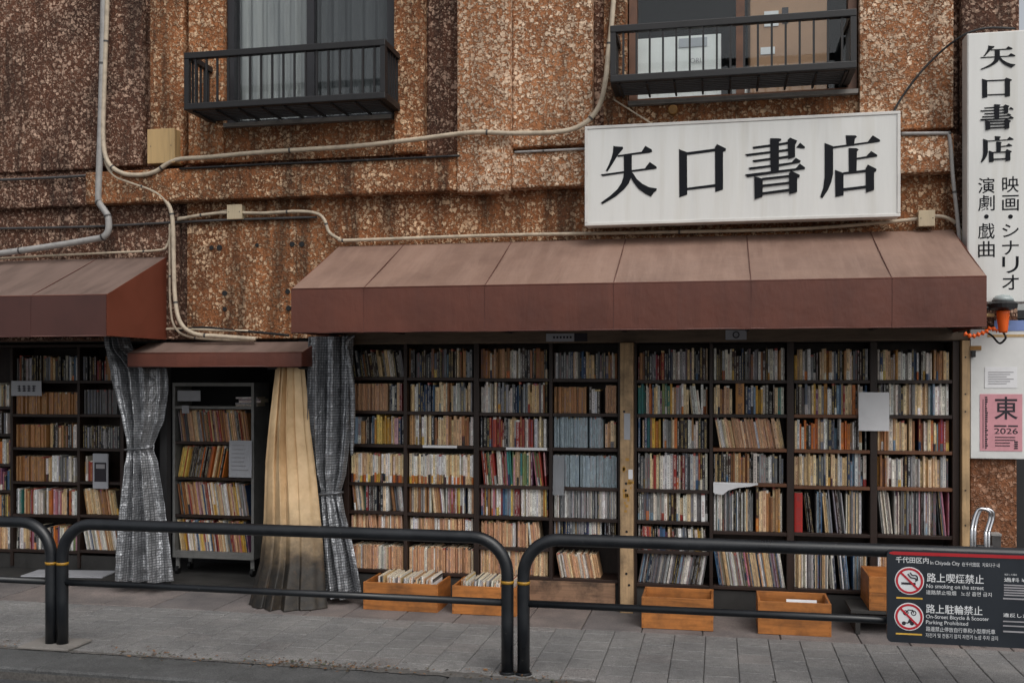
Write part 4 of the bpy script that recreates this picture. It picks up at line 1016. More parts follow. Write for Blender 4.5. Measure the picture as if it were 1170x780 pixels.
cloth('drape', 'check_vinyl', e, [(385, 119, 146, Yc, .025), (398, 121, 150, Yc, .03), (421, 124, 188, Yc, .045), (445, 128, 189, Yc, .048), (480, 138, 184, Yc, .04), (507, 145, 173, Yc, .028), (515, 145, 173, Yc, .024), (528, 143, 177, Yc - .03, .035), (580, 138, 185, Yc - .05, .05), (630, 133, 190, Yc - .07, .055), (664, 130, 193, Yc - .08, .055)], 2.7, 33, drift=1.6, fine=.65)
tie(e, 144, 174, 512, Yc, 'check_vinyl')
Yc = -.18
e = empty('beige_tarpaulin', (X(327, Yc), Yc, 0), 'dirty beige tarpaulin hanging in folds with blackened hem', 'curtain')
cloth('drape', 'beige_tarp', e, [(420, 314, 346, Yc, .040), (450, 310, 349, Yc, .050), (490, 305, 352, Yc - .02, .050), (530, 301, 357, Yc - .05, .044), (570, 299, 361, Yc - .10, .034), (610, 297, 365, Yc - .14, .028), (645, 293, 367, Yc - .18, .032), (675, 285, 368, Yc - .23, .040), (698, 279, 370, Yc - .27, .046)], 3.6, 14, drift=1.1, fine=.22, sharp=True, bulge=(.05, .15))
MB().tube([(X(306, Yc), Yc, Z(330, 420, Yc)), (X(352, Yc), Yc, Z(330, 420, Yc))], .012, 8).build('hanging_rod', 'black_metal', e)

# ------------------------------------------------------------------ shop signs
GL = {}   # brushed sign characters, traced stroke by stroke: 6.5 units per photograph pixel, origins (680,150) and (840,140)
GL['ya'] = ((680, 150), [[(135, 108), (150, 112), (205, 115), (208, 128), (190, 150), (165, 180), (130, 240), (92, 298), (78, 294), (100, 250), (120, 200), (132, 155)],
    [(165, 178), (345, 152), (372, 108), (420, 135), (424, 152), (400, 160), (275, 175), (168, 190)], [(42, 320), (370, 275), (405, 228), (455, 262), (458, 275), (440, 280), (278, 300), (55, 333)],
    [(212, 175), (272, 172), (272, 300), (268, 340), (250, 385), (215, 430), (150, 485), (55, 540), (42, 530), (110, 480), (165, 430), (195, 385), (210, 340), (214, 290)],
    [(268, 300), (280, 310), (310, 355), (350, 390), (400, 415), (458, 425), (455, 440), (435, 455), (415, 485), (370, 462), (320, 425), (285, 380), (264, 342)]])
GL['kuchi'] = ((680, 150), [[(623, 132), (640, 140), (682, 155), (684, 470), (625, 490)], [(682, 156), (892, 128), (892, 148), (682, 176)],
    [(890, 118), (905, 95), (972, 128), (970, 145), (950, 152), (950, 432), (892, 450)], [(682, 420), (892, 392), (892, 412), (682, 436)]])
GL['sho'] = ((840, 140), [[(130, 180), (264, 162), (264, 180), (135, 196)], [(322, 155), (392, 143), (392, 160), (322, 172)], [(455, 185), (482, 150), (518, 180), (518, 190), (500, 192)],
    [(75, 235), (264, 212), (264, 228), (88, 250)], [(322, 205), (392, 195), (392, 212), (322, 221)], [(130, 280), (264, 262), (264, 278), (138, 295)], [(325, 255), (394, 245), (394, 262), (325, 272)],
    [(100, 335), (264, 315), (264, 330), (108, 350)], [(325, 308), (420, 295), (450, 262), (488, 285), (480, 298), (325, 325)], [(75, 385), (450, 340), (480, 305), (520, 335), (518, 345), (90, 405)],
    [(260, 118), (320, 118), (342, 122), (342, 132), (325, 140), (325, 362), (268, 370), (262, 300)], [(390, 130), (408, 113), (460, 135), (455, 150), (445, 165), (445, 255), (395, 272)],
    [(142, 400), (205, 418), (203, 550), (145, 570)], [(200, 412), (402, 390), (402, 405), (200, 428)], [(203, 462), (402, 440), (402, 455), (203, 478)], [(203, 518), (402, 492), (402, 510), (203, 535)],
    [(400, 380), (415, 358), (480, 390), (478, 405), (460, 412), (460, 515), (402, 532)]])
GL['ten'] = ((840, 140), [[(822, 95), (895, 95), (905, 105), (890, 120), (882, 172), (828, 175)], [(726, 178), (985, 143), (1022, 95), (1075, 128), (1078, 140), (1060, 145), (726, 192)],
    [(665, 152), (728, 176), (728, 380), (715, 440), (690, 500), (648, 562), (632, 552), (655, 480), (665, 400)], [(843, 190), (900, 190), (918, 200), (905, 215), (902, 368), (845, 376)],
    [(900, 262), (975, 250), (1010, 212), (1055, 240), (1055, 252), (900, 275)], [(742, 352), (805, 375), (805, 540), (745, 552)], [(803, 370), (972, 350), (972, 368), (803, 385)],
    [(970, 340), (985, 312), (1050, 345), (1048, 360), (1032, 370), (1032, 500), (972, 520)], [(803, 488), (972, 468), (972, 487), (803, 508)]])
def glyph(mb, g, fn, y):
    (ox, oy), strokes = GL[g]
    for k, s in enumerate(strokes):
        mb.prism([fn(ox + a / 6.5, oy + b / 6.5) for a, b in s], y - .003 - k * .0004, y)
YS = -.24
x0, x1 = X(668, YS), X(1029, YS)
zt = (Z(668, 143, YS) + Z(1029, 128, YS)) / 2; zb = (Z(668, 257.5, YS) + Z(1029, 248, YS)) / 2
e = empty('shop_sign', ((x0 + x1) / 2, YS + .07, zb), 'large white box sign with four bold black characters above the awning', 'sign')
bx('box', 'sign_frame', e, x0 + .004, x1 - .004, YS + .012, YS + .15, zb + .004, zt - .004)
bx('face_panel', 'sign_white', e, x0 + .022, x1 - .022, YS + .006, YS + .0115, zb + .022, zt - .022)
bx('frame_bar', 'sign_frame', e, x0, x1, YS, YS + .0115, zt - .0215, zt, .003); bx('frame_bar', 'sign_frame', e, x0, x1, YS, YS + .0115, zb, zb + .0215, .003)
for xx in (x0, x1 - .0215): bx('frame_bar', 'sign_frame', e, xx, xx + .0215, YS, YS + .0115, zb + .022, zt - .022, .003)
for g, nm in (('ya', 'first'), ('kuchi', ''), ('sho', ''), ('ten', '')):
    mb = MB(); glyph(mb, g, lambda a, b: (X(a, YS), Z(a, b, YS)), YS + .0055); mb.build('character', 'sign_ink', e)
for xx in (x0 + .3, x1 - .3): bx('bracket', 'black_metal', e, xx - .02, xx + .02, YS + .151, -.0, zt - .12, zt - .08)
wr = MB().tube(spline([W(700, 113, -.02), W(722, 127, -.1), (X(746, YS), YS + .06, zt + .002)], 6), .006, 6).build('stay_wire', 'pipe_beige'); tag(wr, 'thin pale stay wire running from the wall to the white sign', 'wire')

YV = -.26
x0, x1 = X(1105, YV), X(1176, YV); zt = Z(1140, 36, YV); zb = Z(1140, 346, YV)
e = empty('vertical_sign', ((x0 + x1) / 2, YV + .06, zb), 'tall white vertical sign with black characters at the building corner', 'sign')
bx('box', 'sign_frame', e, x0, x1, YV + .004, YV + .14, zb, zt, .006)
bx('face_panel', 'sign_white', e, x0 + .008, x1 - .008, YV, YV + .0035, zb + .008, zt - .008)
for xx, zz in ((x0 + .1, zt - .2), (x0 + .1, zb + .3)): bx('bracket', 'black_metal', e, xx, xx + .06, YV + .141, -.03, zz, zz + .05)
boxes = {'ya': ((1120, 52, 1160, 81), (686, 166.6, 750.5, 233)), 'kuchi': ((1122, 88, 1156, 113.5), (775.8, 164.6, 829.5, 225.4)), 'sho': ((1120, 118.5, 1158, 150), (851.5, 157.4, 920, 227.7)), 'ten': ((1120.5, 155, 1158, 187), (937.2, 154.6, 1005.8, 226.5))}
for g, (d_, s_) in boxes.items():
    mb = MB()
    def fn(a, b, d_=d_, s_=s_):
        b2 = b + (a - s_[0]) * .06                # level the baseline a little
        px = d_[0] + (a - s_[0]) / (s_[2] - s_[0]) * (d_[2] - d_[0]); py = d_[1] + (b2 - s_[1]) / (s_[3] - s_[1] + 3) * (d_[3] - d_[1])
        return (X(px, YV), Z(px, py, YV))
    glyph(mb, g, fn, YV - .0006); mb.build('character', 'sign_ink', e)
def col_text(chars, pxc, tops, w_, par, mat, Y):
    for ch, (a, b) in zip(chars, tops):
        mb = MB(); xa, xb = X(pxc - w_ / 2, Y), X(pxc + w_ / 2, Y)
        if ch == '・': mb.disc((X(pxc, Y), Z(pxc, (a + b) / 2, Y)), .014, Y - .0025, Y - .0008, 16)
        else: add_text(mb, ch, xa, Z(pxc, b, Y), Z(pxc, a, Y) - Z(pxc, b, Y), Y - .0012, width=xb - xa, bold=.005)
        mb.build('character', mat, par)
col_text('演劇・戯曲', 1127, [(203, 221), (223, 241), (244, 251), (255, 273), (275.5, 294)], 19, e, 'sign_ink', YV)
col_text('映画・シナリオ', 1154.5, [(201.5, 220), (223, 241), (244, 251), (256, 271), (275, 291), (293, 312), (314, 331)], 19, e, 'sign_ink', YV)

# ------------------------------------------------------------------ poster board, beacon, chair frame
YP = -.055
x0, x1 = X(1109, YP), X(1172, YP); zt = Z(1140, 376, YP); zb = Z(1140, 524, YP)
e = empty('poster_board', ((x0 + x1) / 2, YP, zb), 'white notice board fixed on the roughcast pillar', 'board')
bx('board', 'board_white', e, x0, x1, YP, YP + .03, zb, zt, .004)
bx('header_strip', 'paper_blue', e, X(1136, YP), x1 - .004, YP - .003, YP - .0005, Z(1150, 378, YP), Z(1150, 366, YP))
bx('header_strip', 'box_wood', e, X(1128, YP), x1 - .004, YP - .003, YP - .0005, Z(1150, 385, YP), Z(1150, 382, YP))
bx('notice', 'paper', e, X(1125, YP), X(1162, YP), YP - .003, YP - .0005, Z(1143, 443, YP), Z(1143, 419, YP))
mb = MB()
for k in range(6): mb.box(X(1129, YP), X(1158 - (k % 3) * 4, YP), YP - .0045, YP - .0035, Z(1143, 425.5 + k * 2.6, YP), Z(1143, 424.6 + k * 2.6, YP))
mb.build('print', 'print_grey', e)
po = empty('pink_poster', (X(1143, YP), YP, Z(1143, 516, YP)), 'pink poster with one big black character and 2026 on the notice board', 'poster')
bx('sheet', 'paper_pink', po, X(1119.5, YP), X(1168, YP), YP - .003, YP - .0006, Z(1143, 515, YP), Z(1143, 450, YP))
q = random.Random(12)
mb = MB(); Yq = YP - .0042
add_text(mb, '東', X(1136, Yq), Z(1149, 479, Yq), Z(1149, 453, Yq) - Z(1149, 479, Yq), Yq, width=X(1163, Yq) - X(1136, Yq), bold=.01)
add_text(mb, '2026', X(1136, Yq), Z(1149, 495.5, Yq), Z(1149, 489, Yq) - Z(1149, 495.5, Yq), Yq, width=X(1163, Yq) - X(1136, Yq), bold=.005)
mb.build('lettering', 'print_ink', po)
mb = MB()
for k in range(24):
    zz = 453 + k * 2.5; mb.box(X(1125.5, Yq), X(1128.2 + q.uniform(-1, .8), Yq), Yq - .001, Yq, Z(1127, zz + 1.7, Yq), Z(1127, zz, Yq))
mb.box(X(1123, Yq), X(1123.6, Yq), Yq - .001, Yq, Z(1127, 512, Yq), Z(1127, 456, Yq))
for k, (a, b) in enumerate(((1136, 1150), (1152, 1163))): mb.box(X(a, Yq), X(b, Yq), Yq - .001, Yq, Z(1127, 487, Yq), Z(1127, 485.4, Yq))
for k in range(4): mb.box(X(1137, Yq), X(1160 - 6 * (k // 2), Yq), Yq - .001, Yq, Z(1127, 499.5 + 3.2 * k, Yq), Z(1127, 498.6 + 3.2 * k, Yq))
for k in range(4): mb.box(X(1159, Yq), X(1163, Yq), Yq - .001, Yq, Z(1127, 505 + 2.4 * k, Yq), Z(1127, 503.4 + 2.4 * k, Yq))
mb.build('small_print', 'print_ink', po)

# orange beacon under the vertical sign
bc = empty('warning_beacon', (X(1145, -.3), -.3, Z(1145, 384, -.3)), 'orange warning beacon with black collar hanging below the vertical sign', 'beacon')
c = W(1146, 365, -.3)
def lathe(prof, cx, cy, n=20):
    mb = MB()
    for r_, z in prof:
        for k in range(n): a = 2 * math.pi * k / n; mb.v.append((cx + r_ * math.cos(a), cy + r_ * math.sin(a), z))
    for j in range(len(prof) - 1):
        for k in range(n):
            a, b = j * n + k, j * n + (k + 1) % n; mb.f.append((a, b, b + n, a + n))
    mb.f.append(tuple(range(n - 1, -1, -1))); mb.f.append(tuple((len(prof) - 1) * n + k for k in range(n)))
    return mb
zz = lambda py: Z(1146, py, -.3)
lathe([(.024, zz(380)), (.028, zz(378)), (.040, zz(358)), (.042, zz(355))], c.x, -.3).build('body', 'orange_plastic', bc, smooth=True)
lathe([(.044, zz(354.5)), (.085, zz(352)), (.088, zz(347)), (.07, zz(344.5))], c.x, -.3).build('collar', 'cable_black', bc, smooth=False)
lathe([(.066, zz(344.3)), (.062, zz(341)), (.045, zz(338)), (.015, zz(336.5))], c.x, -.3).build('lens_dome', 'lens', bc, smooth=True)
MB().tube([W(1118, 352, -.28), W(1134, 352, -.29)], .012, 8).build('arm', 'black_metal', bc); MB().tube([W(1120, 360, -.28), W(1136, 360, -.29)], .012, 8).build('arm', 'box_wood', bc)
MB().tube(spline([W(1146, 379, -.3), W(1149, 386, -.3), W(1142, 392, -.28), W(1134, 384, -.22), W(1128, 380, -.15)]), .007, 6).build('lead', 'cable_black', bc, smooth=True)
# orange plastic cord tied along the awning corner
oc = MB().tube(spline([W(1102, 381, -.25), W(1110, 384, -.27), W(1118, 382, -.28), W(1126, 379, -.28), W(1132, 375, -.28), W(1140, 378, -.29)]), [.012 + .006 * math.sin(k * 1.3) for k in range(41)], 8).build('orange_cord', 'orange_plastic', None, smooth=True)
tag(oc, 'twisted orange cord tied beneath the awning corner', 'cord')
lk = empty('hasp_lock', W(1118, 402, YP - .01), 'small brass hasp lock at the edge of the notice board', 'lock')
bx('hasp', 'bronze_bolt', lk, X(1108, YP), X(1121, YP), YP - .008, YP - .002, Z(1115, 400, YP), Z(1115, 395, YP)); bx('padlock', 'black_metal', lk, X(1109, YP), X(1114, YP), YP - .025, YP - .009, Z(1112, 408, YP), Z(1112, 400.5, YP), .003)

# folded metal chair frame leaning on the pillar
YH = -.3
ch = empty('folding_chair', (X(1122, YH), YH, 0), 'folded chrome tube chair leaning against the roughcast pillar', 'chair')
def wpt(px, py, Y): return W(px, py, Y)
for k, (dx, yo) in enumerate(((0, -.22), (3.5, -.14))):
    pts = spline([(X(1107 + dx, YH + yo), YH + yo - .05, .012), W(1110 + dx, 620, YH + yo), W(1111 + dx, 600, YH + yo + .03), W(1116 + dx, 584, YH + yo + .05), W(1122 + dx, 581, YH + yo + .05), W(1130 + dx, 584, YH + yo + .05), W(1131 + dx, 592, YH + yo + .05), W(1127 + dx, 606, YH + yo + .03), W(1126 + dx, 622, YH + yo), (X(1124 + dx, YH + yo), YH + yo - .05, .012)], 6)
    MB().tube(pts, .011, 8).build('tube_frame', 'chrome', ch, smooth=True)
bx('seat_panel', 'black_metal', ch, X(1110, YH), X(1130, YH), YH - .12, YH - .09, .35, .62, .01)
mb_ = empty('meter_box', (X(1141, -.1), -.06, Z(1141, 622, -.1)), 'small grey metal box low on the roughcast pillar behind the chair', 'box')
bx('housing', 'pipe_dark', mb_, X(1133, -.1), X(1144, -.1), -.1, -.0205, Z(1140, 660, -.1), Z(1140, 612, -.1), .004); bx('lid', 'pipe_grey', mb_, X(1132.5, -.1), X(1144.5, -.1), -.104, -.0205, Z(1140, 611.8, -.1), Z(1140, 609.5, -.1))

# ------------------------------------------------------------------ cables and conduits on the wall
def run(name, label, cat, pts, r, mat, Y=-.07, n=6, seg=8, clips=0, clipmat='pipe_dark', sm=True):
    P = [W(a[0], a[1], a[2] if len(a) > 2 else Y) for a in pts]
    pp = spline(P, n) if sm else P
    e = empty(name, P[0], label, cat, 'pipes and cables on the wall')
    MB().tube(pp, r, seg).build('pipe', mat, e, smooth=True)
    clips = (clips + 1) // 2
    for k in range(clips):
        i = int((k + .5) / clips * (len(pp) - 2)); d_ = (pp[i + 1] - pp[i]).normalized()
        MB().tube([pp[i] - d_ * .007, pp[i] + d_ * .007], r * 1.12, seg).build('clip', clipmat, e)
    return e
run('drain_pipe', 'grey drain pipe dropping down the wall then bending to run above the awning', 'pipe', [(119.5, -60), (117.5, 60), (115, 150), (112.5, 222), (113.5, 232), (119, 240), (123.5, 248), (124, 262), (119, 270), (108, 273), (60, 281), (0, 289.5), (-60, 297)], .026, 'pipe_grey', -.12, 8, 12, 9)
run('conduit', 'long beige conduit drooping across the facade up to the right balcony', 'conduit', [(124, -60), (122, 20), (119, 100), (118, 160), (124, 186), (140, 198), (160, 200), (178, 196), (200, 183), (240, 179.5), (300, 174), (400, 167.5), (470, 160), (540, 151.5, -.17), (585, 152.5, -.17), (640, 150.5, -.14), (668, 141), (685, 120), (692, 90), (695, 60, -.05), (699, 25, -.05), (704, -40, -.05)], .018, 'pipe_beige', -.125, 6, 10, 14)
run('conduit', 'beige conduit looping down past the end of the awning to the small awning', 'conduit', [(117, 150), (119, 178), (130, 200), (150, 209), (175, 218), (190, 230), (197, 250), (198.5, 300), (200, 340), (206, 368), (222, 381), (250, 384), (292, 387)], .017, 'pipe_beige', -.10, 6, 10, 9)
run('conduit', 'thin beige conduit hugging the wall beside the looping one', 'conduit', [(194, 256), (194, 300), (194.5, 345), (199, 372), (214, 384), (246, 388), (290, 389)], .009, 'pipe_beige', -.06, 6, 8, 4)
run('conduit', 'beige conduit running along the top edge of the long awning', 'conduit', [(203, 251), (225, 246.5), (258, 243), (300, 243.5), (340, 241.5), (362, 244), (371, 252), (376, 265), (388, 273), (402, 274.5), (560, 269), (720, 266), (880, 262.5), (960, 258.5), (1050, 250), (1072, 247), (1088, 252), (1096, 262), (1100, 278)], .013, 'pipe_beige', -.05, 6, 8, 14)
run('conduit', 'short thin conduit beside the small square junction box', 'conduit', [(203, 249), (230, 246), (262, 240)], .008, 'pipe_beige', -.035, 5, 8)
run('pipe', 'thin dark pipe crossing the wall above the awning with end panel', 'pipe', [(-60, 262), (60, 260), (125, 258), (240, 252), (362, 248)], .010, 'pipe_dark', -.03, 5, 8, 7)
run('pipe', 'thin dark pipe along the ledge below the shuttered corner of the drain pipe', 'pipe', [(-60, 208), (50, 203.5), (110, 200)], .011, 'pipe_dark', -.10, 5, 8, 3)
run('pipe', 'thin black cable lying in the groove above the ledge', 'cable', [(205, 193), (300, 188), (420, 183), (525, 178)], .009, 'cable_black', -.13, 5, 8, 3)
run('pipe', 'thin grey pipe on the ledge between pilaster and white sign', 'pipe', [(588, 174), (630, 172), (672, 170)], .009, 'pipe_grey', -.125, 5, 8, 2)
run('pipe', 'beige pipe curving above the awning with the orange-brown end panel', 'pipe', [(196, 262), (191, 280), (180, 286), (120, 289), (40, 293), (-60, 299)], .009, 'pipe_beige', -.06, 6, 8, 2)
run('pipe', 'grey pipe turning down the wall between white sign and corner', 'pipe', [(1030, 153), (1080, 152.5), (1084, 154), (1086.5, 170), (1089, 205), (1094, 250), (1097, 285)], .013, 'pipe_grey', -.12, 6, 8, 4)
run('cable', 'black cable sagging from the white sign up to the vertical sign', 'cable', [(1021, 128, -.1), (1030, 112), (1050, 85), (1072, 62), (1092, 46, -.12), (1108, 37, -.14), (1130, 32, -.14), (1160, 33, -.14)], .008, 'cable_black', -.09, 6, 6)
run('cable', 'black cable drooping over the small awning beneath the stained wall', 'cable', [(200, 378), (230, 374), (262, 377), (300, 380), (330, 383)], .010, 'cable_black', -.05, 6, 8, 2)
run('conduit', 'short horizontal beige pipe stub above the small awning', 'conduit', [(190, 376), (204, 375.5), (250, 377), (284, 378)], .010, 'pipe_beige', -.05, 5, 8, 2, 'box_beige')
def jbox(px0, px1, py0, py1, Y, label, mat):
    x0, x1 = X(px0, Y), X(px1, Y); zb, zt = Z((px0 + px1) / 2, py1, Y), Z((px0 + px1) / 2, py0, Y)
    e = empty('junction_box', ((x0 + x1) / 2, Y, zb), label, 'junction box')
    bx('housing', mat, e, x0, x1, Y + .012, -.001, zb, zt, .004); bx('cover', mat, e, x0 - .003, x1 + .003, Y, Y + .0115, zb - .003, zt + .003, .004)
    for a in (.12, .88): p_ = (x0 + (x1 - x0) * a, (zb + zt) / 2); MB().disc(p_, .004, Y - .002, Y - .0003, 8).build('screw', 'pipe_dark', e)
jbox(168.5, 199, 147.5, 186, -.14, 'tall yellowed junction box on the wall beside the dark balcony', 'box_wood')
jbox(259.5, 275.5, 234, 250, -.08, 'small square beige junction box above the stained wall', 'box_beige')
jbox(1050, 1068, 240.5, 258, -.09, 'small square beige junction box right below the white sign', 'box_beige')

# ------------------------------------------------------------------ guard rails
YR, ZR, ZLOW, RAD, CR = -1.70, .775, .405, .036, .21
def rail(label, xa, xb, openl=False, openr=False):
    e = empty('guard_rail', ((xa + xb) / 2, YR, 0), label, 'railing', 'black pipe guard rails along the pavement')
    pts = []
    if not openl: pts += [(xa, YR, .0), (xa, YR, .3), (xa, YR, ZR - CR)] + [(xa + CR - CR * math.cos(k * math.pi / 20), YR, ZR - CR + CR * math.sin(k * math.pi / 20)) for k in range(1, 11)]
    else: pts += [(xa, YR, ZR)]
    if not openr: pts += [(xb - CR + CR * math.sin(k * math.pi / 20), YR, ZR - CR + CR * math.cos(k * math.pi / 20)) for k in range(0, 11)] + [(xb, YR, .3), (xb, YR, .0)]
    else: pts += [(xb, YR, ZR)]
    MB().tube(pts, RAD, 20).build('bent_pipe', 'rail_worn', e, smooth=True)
    l = xa if openl else xa + RAD * .8; r_ = xb if openr else xb - RAD * .8
    MB().tube([(l, YR, ZLOW), (r_, YR, ZLOW)], .021, 12).build('lower_rail', 'rail_worn', e, smooth=True)
    for on, xx in ((not openl, xa), (not openr, xb)):
        if not on: continue
        MB().tube([(xx, YR, .515), (xx, YR, .532)], RAD + .0022, 20).build('reflective_band', 'yellow_tape', e, smooth=True)
        lathe([(RAD + .012, .001), (RAD + .012, .008), (RAD + .004, .014)], xx, YR).build('base_collar', 'rail_paint', e)
    return e
xp = [X(58.5, YR), X(71.5, YR), X(579.5, YR), X(598.5, YR)]
gap = RAD * 2 + .006
m1, m2 = (xp[0] + xp[1]) / 2, (xp[2] + xp[3]) / 2
rail('black pipe guard rail running on from the post pair with the pale base plate', m1 - 3.2, m1 - gap / 2)
rail('whole black pipe guard rail between two yellow-banded post pairs', m1 + gap / 2, m2 - gap / 2 - .008)
rail('black pipe guard rail that carries the smoking ban sign', m2 + gap / 2 + .008, m2 + 3.4)
for mx in (m1,):
    bp = empty('base_plate', (mx, YR, 0), 'pale square concrete base around the paired rail posts', 'base')
    bx('slab', 'concrete', bp, mx - .19, mx + .16, YR - .12, YR + .13, .0045, .02, .004)

# ------------------------------------------------------------------ smoking ban sign on the rail
YN = YR - .055
x0 = X(1013.5, YN); x1 = x0 + 1.15; zt = (Z(1013, 627.5, YN)); zb = Z(1040, 734, YN)
e = empty('ban_sign', ((x0 + x1) / 2, YN, zb), 'black street sign with red top stripe banning smoking and bicycle parking', 'sign')
def rrect(x0, x1, z0, z1, r_, n=6):
    out = []
    for cx, cz, a0 in ((x1 - r_, z1 - r_, 0), (x0 + r_, z1 - r_, 90), (x0 + r_, z0 + r_, 180), (x1 - r_, z0 + r_, 270)):
        for k in range(n + 1): a = R(a0 + 90 * k / n); out.append((cx + r_ * math.cos(a), cz + r_ * math.sin(a)))
    return out
MB().prism(rrect(x0, x1, zb, zt, .025), YN, YN + .018).build('panel', 'panel_navy', e)
nx = lambda px: X(px, YN); nz = lambda py, px=1060: Z(px, py, YN)
zs1 = zt - .008; zs0 = nz(634.5)
MB().prism([(x0 + .03, zs0)] + [(x0 + .03 - .02 * math.sin(k * .314), zs0 + (zs1 - zs0) * k / 10) for k in range(11)][1:10] + [(x0 + .03, zs1), (x1 - .02, zs1), (x1 - .02, zs0)], YN - .002, YN - .0003).build('red_stripe', 'panel_red', e)
def txt(s, px0, px1, py0, py1, bold=.0, mat='panel_white', nm='lettering'):
    mb = MB(); add_text(mb, s, nx(px0), nz(py1), nz(py0) - nz(py1), YN - .0012, width=nx(px1) - nx(px0), bold=bold); return mb.build(nm, mat, e)
txt('千代田区内', 1023.5, 1061, 636.5, 643.5, .009)
txt('In Chiyoda City', 1063, 1096.5, 640, 645.5)
txt('在千代田区  치요다구 내', 1099, 1142, 640.3, 645)
txt('路上喫煙禁止', 1059, 1124, 654, 664.5, .009)
txt('No smoking on the street', 1058.5, 1124, 666.5, 672.5)
txt('道路禁止吸烟   노상 흡연 금지', 1058, 1133, 673.5, 678.5)
txt('路上駐輪禁止', 1058, 1122.5, 689.5, 700, .009)
txt('On-Street Bicycle & Scooter', 1058, 1130, 701.5, 707)
txt('Parking Prohibited', 1058, 1106, 708, 713.5)
txt('路邊禁止停放自行車和小型摩托車', 1058, 1137, 715, 720.5)
txt('자전거 및 전동기 장치 자전거 노상 주차 금지', 1057.5, 1140, 722.5, 727.5)
txt('違反した場合', 1147.5, 1162, 651.5, 653.5); txt('過料 ¥2,000', 1147, 1192, 656, 661, .009)
mb = MB()
for k in range(5): mb.box(nx(1147), nx(1205 - (k == 4) * 20), YN - .0016, YN - .0003, nz(665.2 + k * 2.8), nz(663.8 + k * 2.8))
mb.box(nx(1146), nx(1200), YN - .0016, YN - .0003, nz(680.5), nz(678.8))
for k in range(2): mb.box(nx(1146), nx(1200), YN - .0016, YN - .0003, nz(706 + k * 5), nz(704.6 + k * 5))
mb.box(nx(1146), nx(1195), YN - .0016, YN - .0003, nz(717.5), nz(715.8))
mb.build('small_print', 'print_grey', e)
txt('違反した場合', 1146, 1190, 696, 700.5, .01)
def icon(pxc, pyc, kind):
    c_ = (nx(pxc), nz(pyc, pxc)); r_ = (nx(pxc + 16.8) - nx(pxc))
    ic = MB().disc(c_, r_, YN - .0016, YN - .0003, 40).build('ban_symbol', 'panel_white', e)
    MB().disc(c_, r_ * .93, YN - .0032, YN - .0019, 40, r_ * .78).build('ring', 'icon_red', ic)
    mb = MB(); k = r_
    if kind == 0:                            # cigarette and smoke
        mb.box(c_[0] - k * .55, c_[0] + k * .2, YN - .0026, YN - .0018, c_[1] - k * .28, c_[1] - k * .12); mb.box(c_[0] + k * .26, c_[0] + k * .42, YN - .0026, YN - .0018, c_[1] - k * .28, c_[1] - k * .12)
        mb.tube(spline([(c_[0] + k * .45, YN - .0022, c_[1] - k * .02), (c_[0] + k * .42, YN - .0022, c_[1] + k * .18), (c_[0] + k * .1, YN - .0022, c_[1] + k * .25), (c_[0] - k * .1, YN - .0022, c_[1] + k * .5)], 5), k * .05, 5)
        mb.tube(spline([(c_[0] + k * .55, YN - .0022, c_[1] + k * .05), (c_[0] + k * .5, YN - .0022, c_[1] + k * .38), (c_[0] + k * .2, YN - .0022, c_[1] + k * .42), (c_[0] + k * .05, YN - .0022, c_[1] + k * .6)], 5), k * .05, 5)
    else:                                    # bicycle above, scooter below
        for dx in (-.22, .32): mb.disc((c_[0] + k * dx, c_[1] + k * .28), k * .19, YN - .0026, YN - .0018, 16, k * .13)
        mb.tube([(c_[0] - k * .22, YN - .0022, c_[1] + k * .28), (c_[0] - k * .05, YN - .0022, c_[1] + k * .5), (c_[0] + k * .25, YN - .0022, c_[1] + k * .5), (c_[0] + k * .32, YN - .0022, c_[1] + k * .28)], k * .04, 5)
        for dx in (-.35, .2): mb.disc((c_[0] + k * dx, c_[1] - k * .48), k * .14, YN - .0026, YN - .0018, 16)
        mb.prism([(c_[0] - k * .45, c_[1] - k * .36), (c_[0] - k * .1, c_[1] - k * .42), (c_[0] + k * .06, c_[1] - k * .05), (c_[0] + k * .18, c_[1] - k * .05), (c_[0] + k * .2, c_[1] - k * .38), (c_[0] - k * .12, c_[1] - k * .5)], YN - .0028, YN - .0019)
    mb.build('pictogram', 'print_ink', ic)
    MB().prism([(c_[0] + k * a, c_[1] + k * b) for a, b in ((-.62, .52), (-.52, .62), (.62, -.52), (.52, -.62))], YN - .0042, YN - .0031).build('slash', 'icon_red', ic)
    bx('yellow_rule', 'panel_yellow', e, nx(pxc - 15), nx(pxc + 15), YN - .0016, YN - .0003, nz(pyc + 20.8, pxc), nz(pyc + 19, pxc))
icon(1039, 663, 0); icon(1038.5, 704, 1)
for xx in (x0 + .2, x1 - .2):
    for z_, rr in ((ZR, RAD), (ZLOW, .021)):
        bx('clamp', 'rail_paint', e, xx - .02, xx + .02, YN + .019, YR - rr + .004, z_ - .015, z_ + .015)

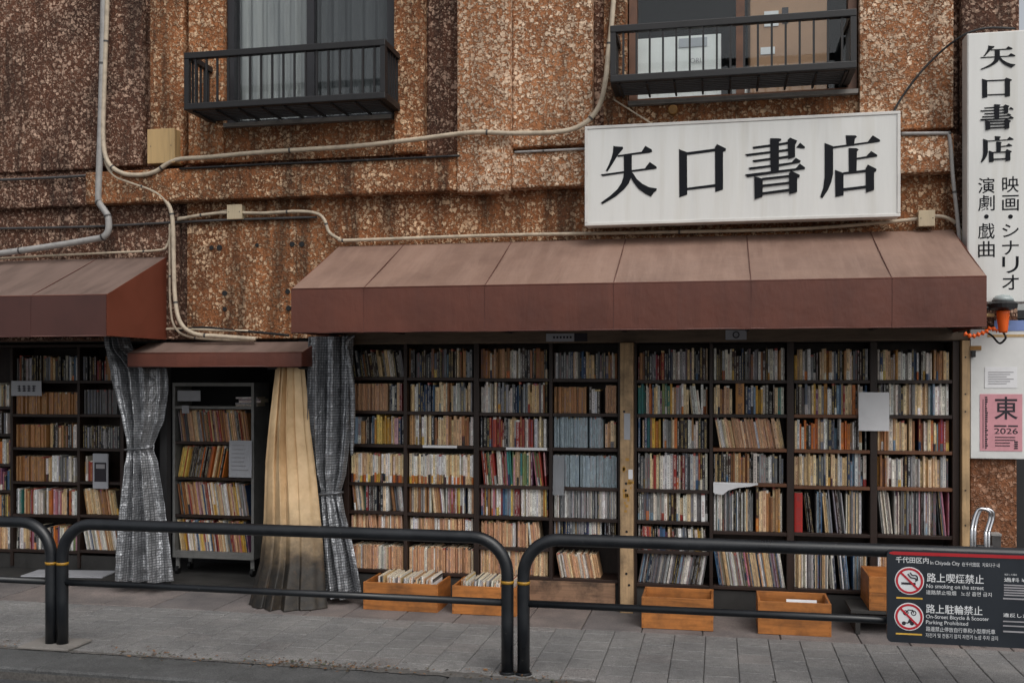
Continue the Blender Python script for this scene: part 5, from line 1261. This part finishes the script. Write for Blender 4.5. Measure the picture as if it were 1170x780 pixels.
# ------------------------------------------------------------------ books into the scene: the fullest-showing shelves one by one, the rest in one mass
def book_mesh(name, items):
    vs, fs, cs, iks, uvs = [], [], [], [], []
    for (v, f, c, ik, uv, *_r) in items:
        o_ = len(vs); vs += v; fs += [tuple(o_ + q for q in p) for p in f]; cs += c; iks += ik; uvs += uv
    me = bpy.data.meshes.new(name); me.from_pydata(vs, [], fs); me.materials.append(MATS['book'])
    ca = me.color_attributes.new('Col', 'FLOAT_COLOR', 'CORNER'); cb = me.color_attributes.new('Ink', 'FLOAT_COLOR', 'CORNER'); ul = me.uv_layers.new(name='UVMap')
    A, B, U = [], [], []
    for p, c, ik, uv in zip(fs, cs, iks, uvs):
        for k in range(len(p)): A += [*c, 1]; B += [*ik, 1]; U += list(uv[k])
    ca.data.foreach_set('color', A); cb.data.foreach_set('color', B); ul.data.foreach_set('uv', U)
    me.update(); return me
cells = {}
for b in BOOKS: cells.setdefault(b[5], []).append(b)
order = sorted([k for k in cells if CELLDESC.get(k)], key=lambda k: -sum(b[6] for b in cells[k]) / len(cells[k]))
single, n = set(), 0
for k in order:
    if n + len(cells[k]) <= 300: single.add(k); n += len(cells[k])
rest = []
for k, items in cells.items():
    if k not in single: rest += items; continue
    for b in items:
        base = Vector(b[0][0]); b2 = ([tuple(Vector(v) - base) for v in b[0]],) + b[1:]
        o = bpy.data.objects.new('book', book_mesh('book', [b2])); col.objects.link(o); o.location = base
        sz = 'thick ' if b[8] > .03 else ('slim ' if b[8] < .010 else '')
        hm = max(q_[11] for q_ in items); ht = 'short ' if b[11] < hm * .86 else ('tall ' if b[11] > hm * .975 else '')
        fx = ' with banded foot' if b[9] else ''; ln = 'leaning ' if b[10] else ''
        tag(o, '%s%s%s%s book%s %s' % (ln, ht, sz, CNAME[b[7]], fx, CELLDESC[k]), 'book', 'books %s' % CELLDESC[k])
o = bpy.data.objects.new('book_rows', book_mesh('book_rows', rest)); col.objects.link(o)
tag(o, 'rows of old books filling the remaining shelves and crates', 'books', kind='stuff')
print('books', len(BOOKS), 'single', n, 'cells', sorted(single))
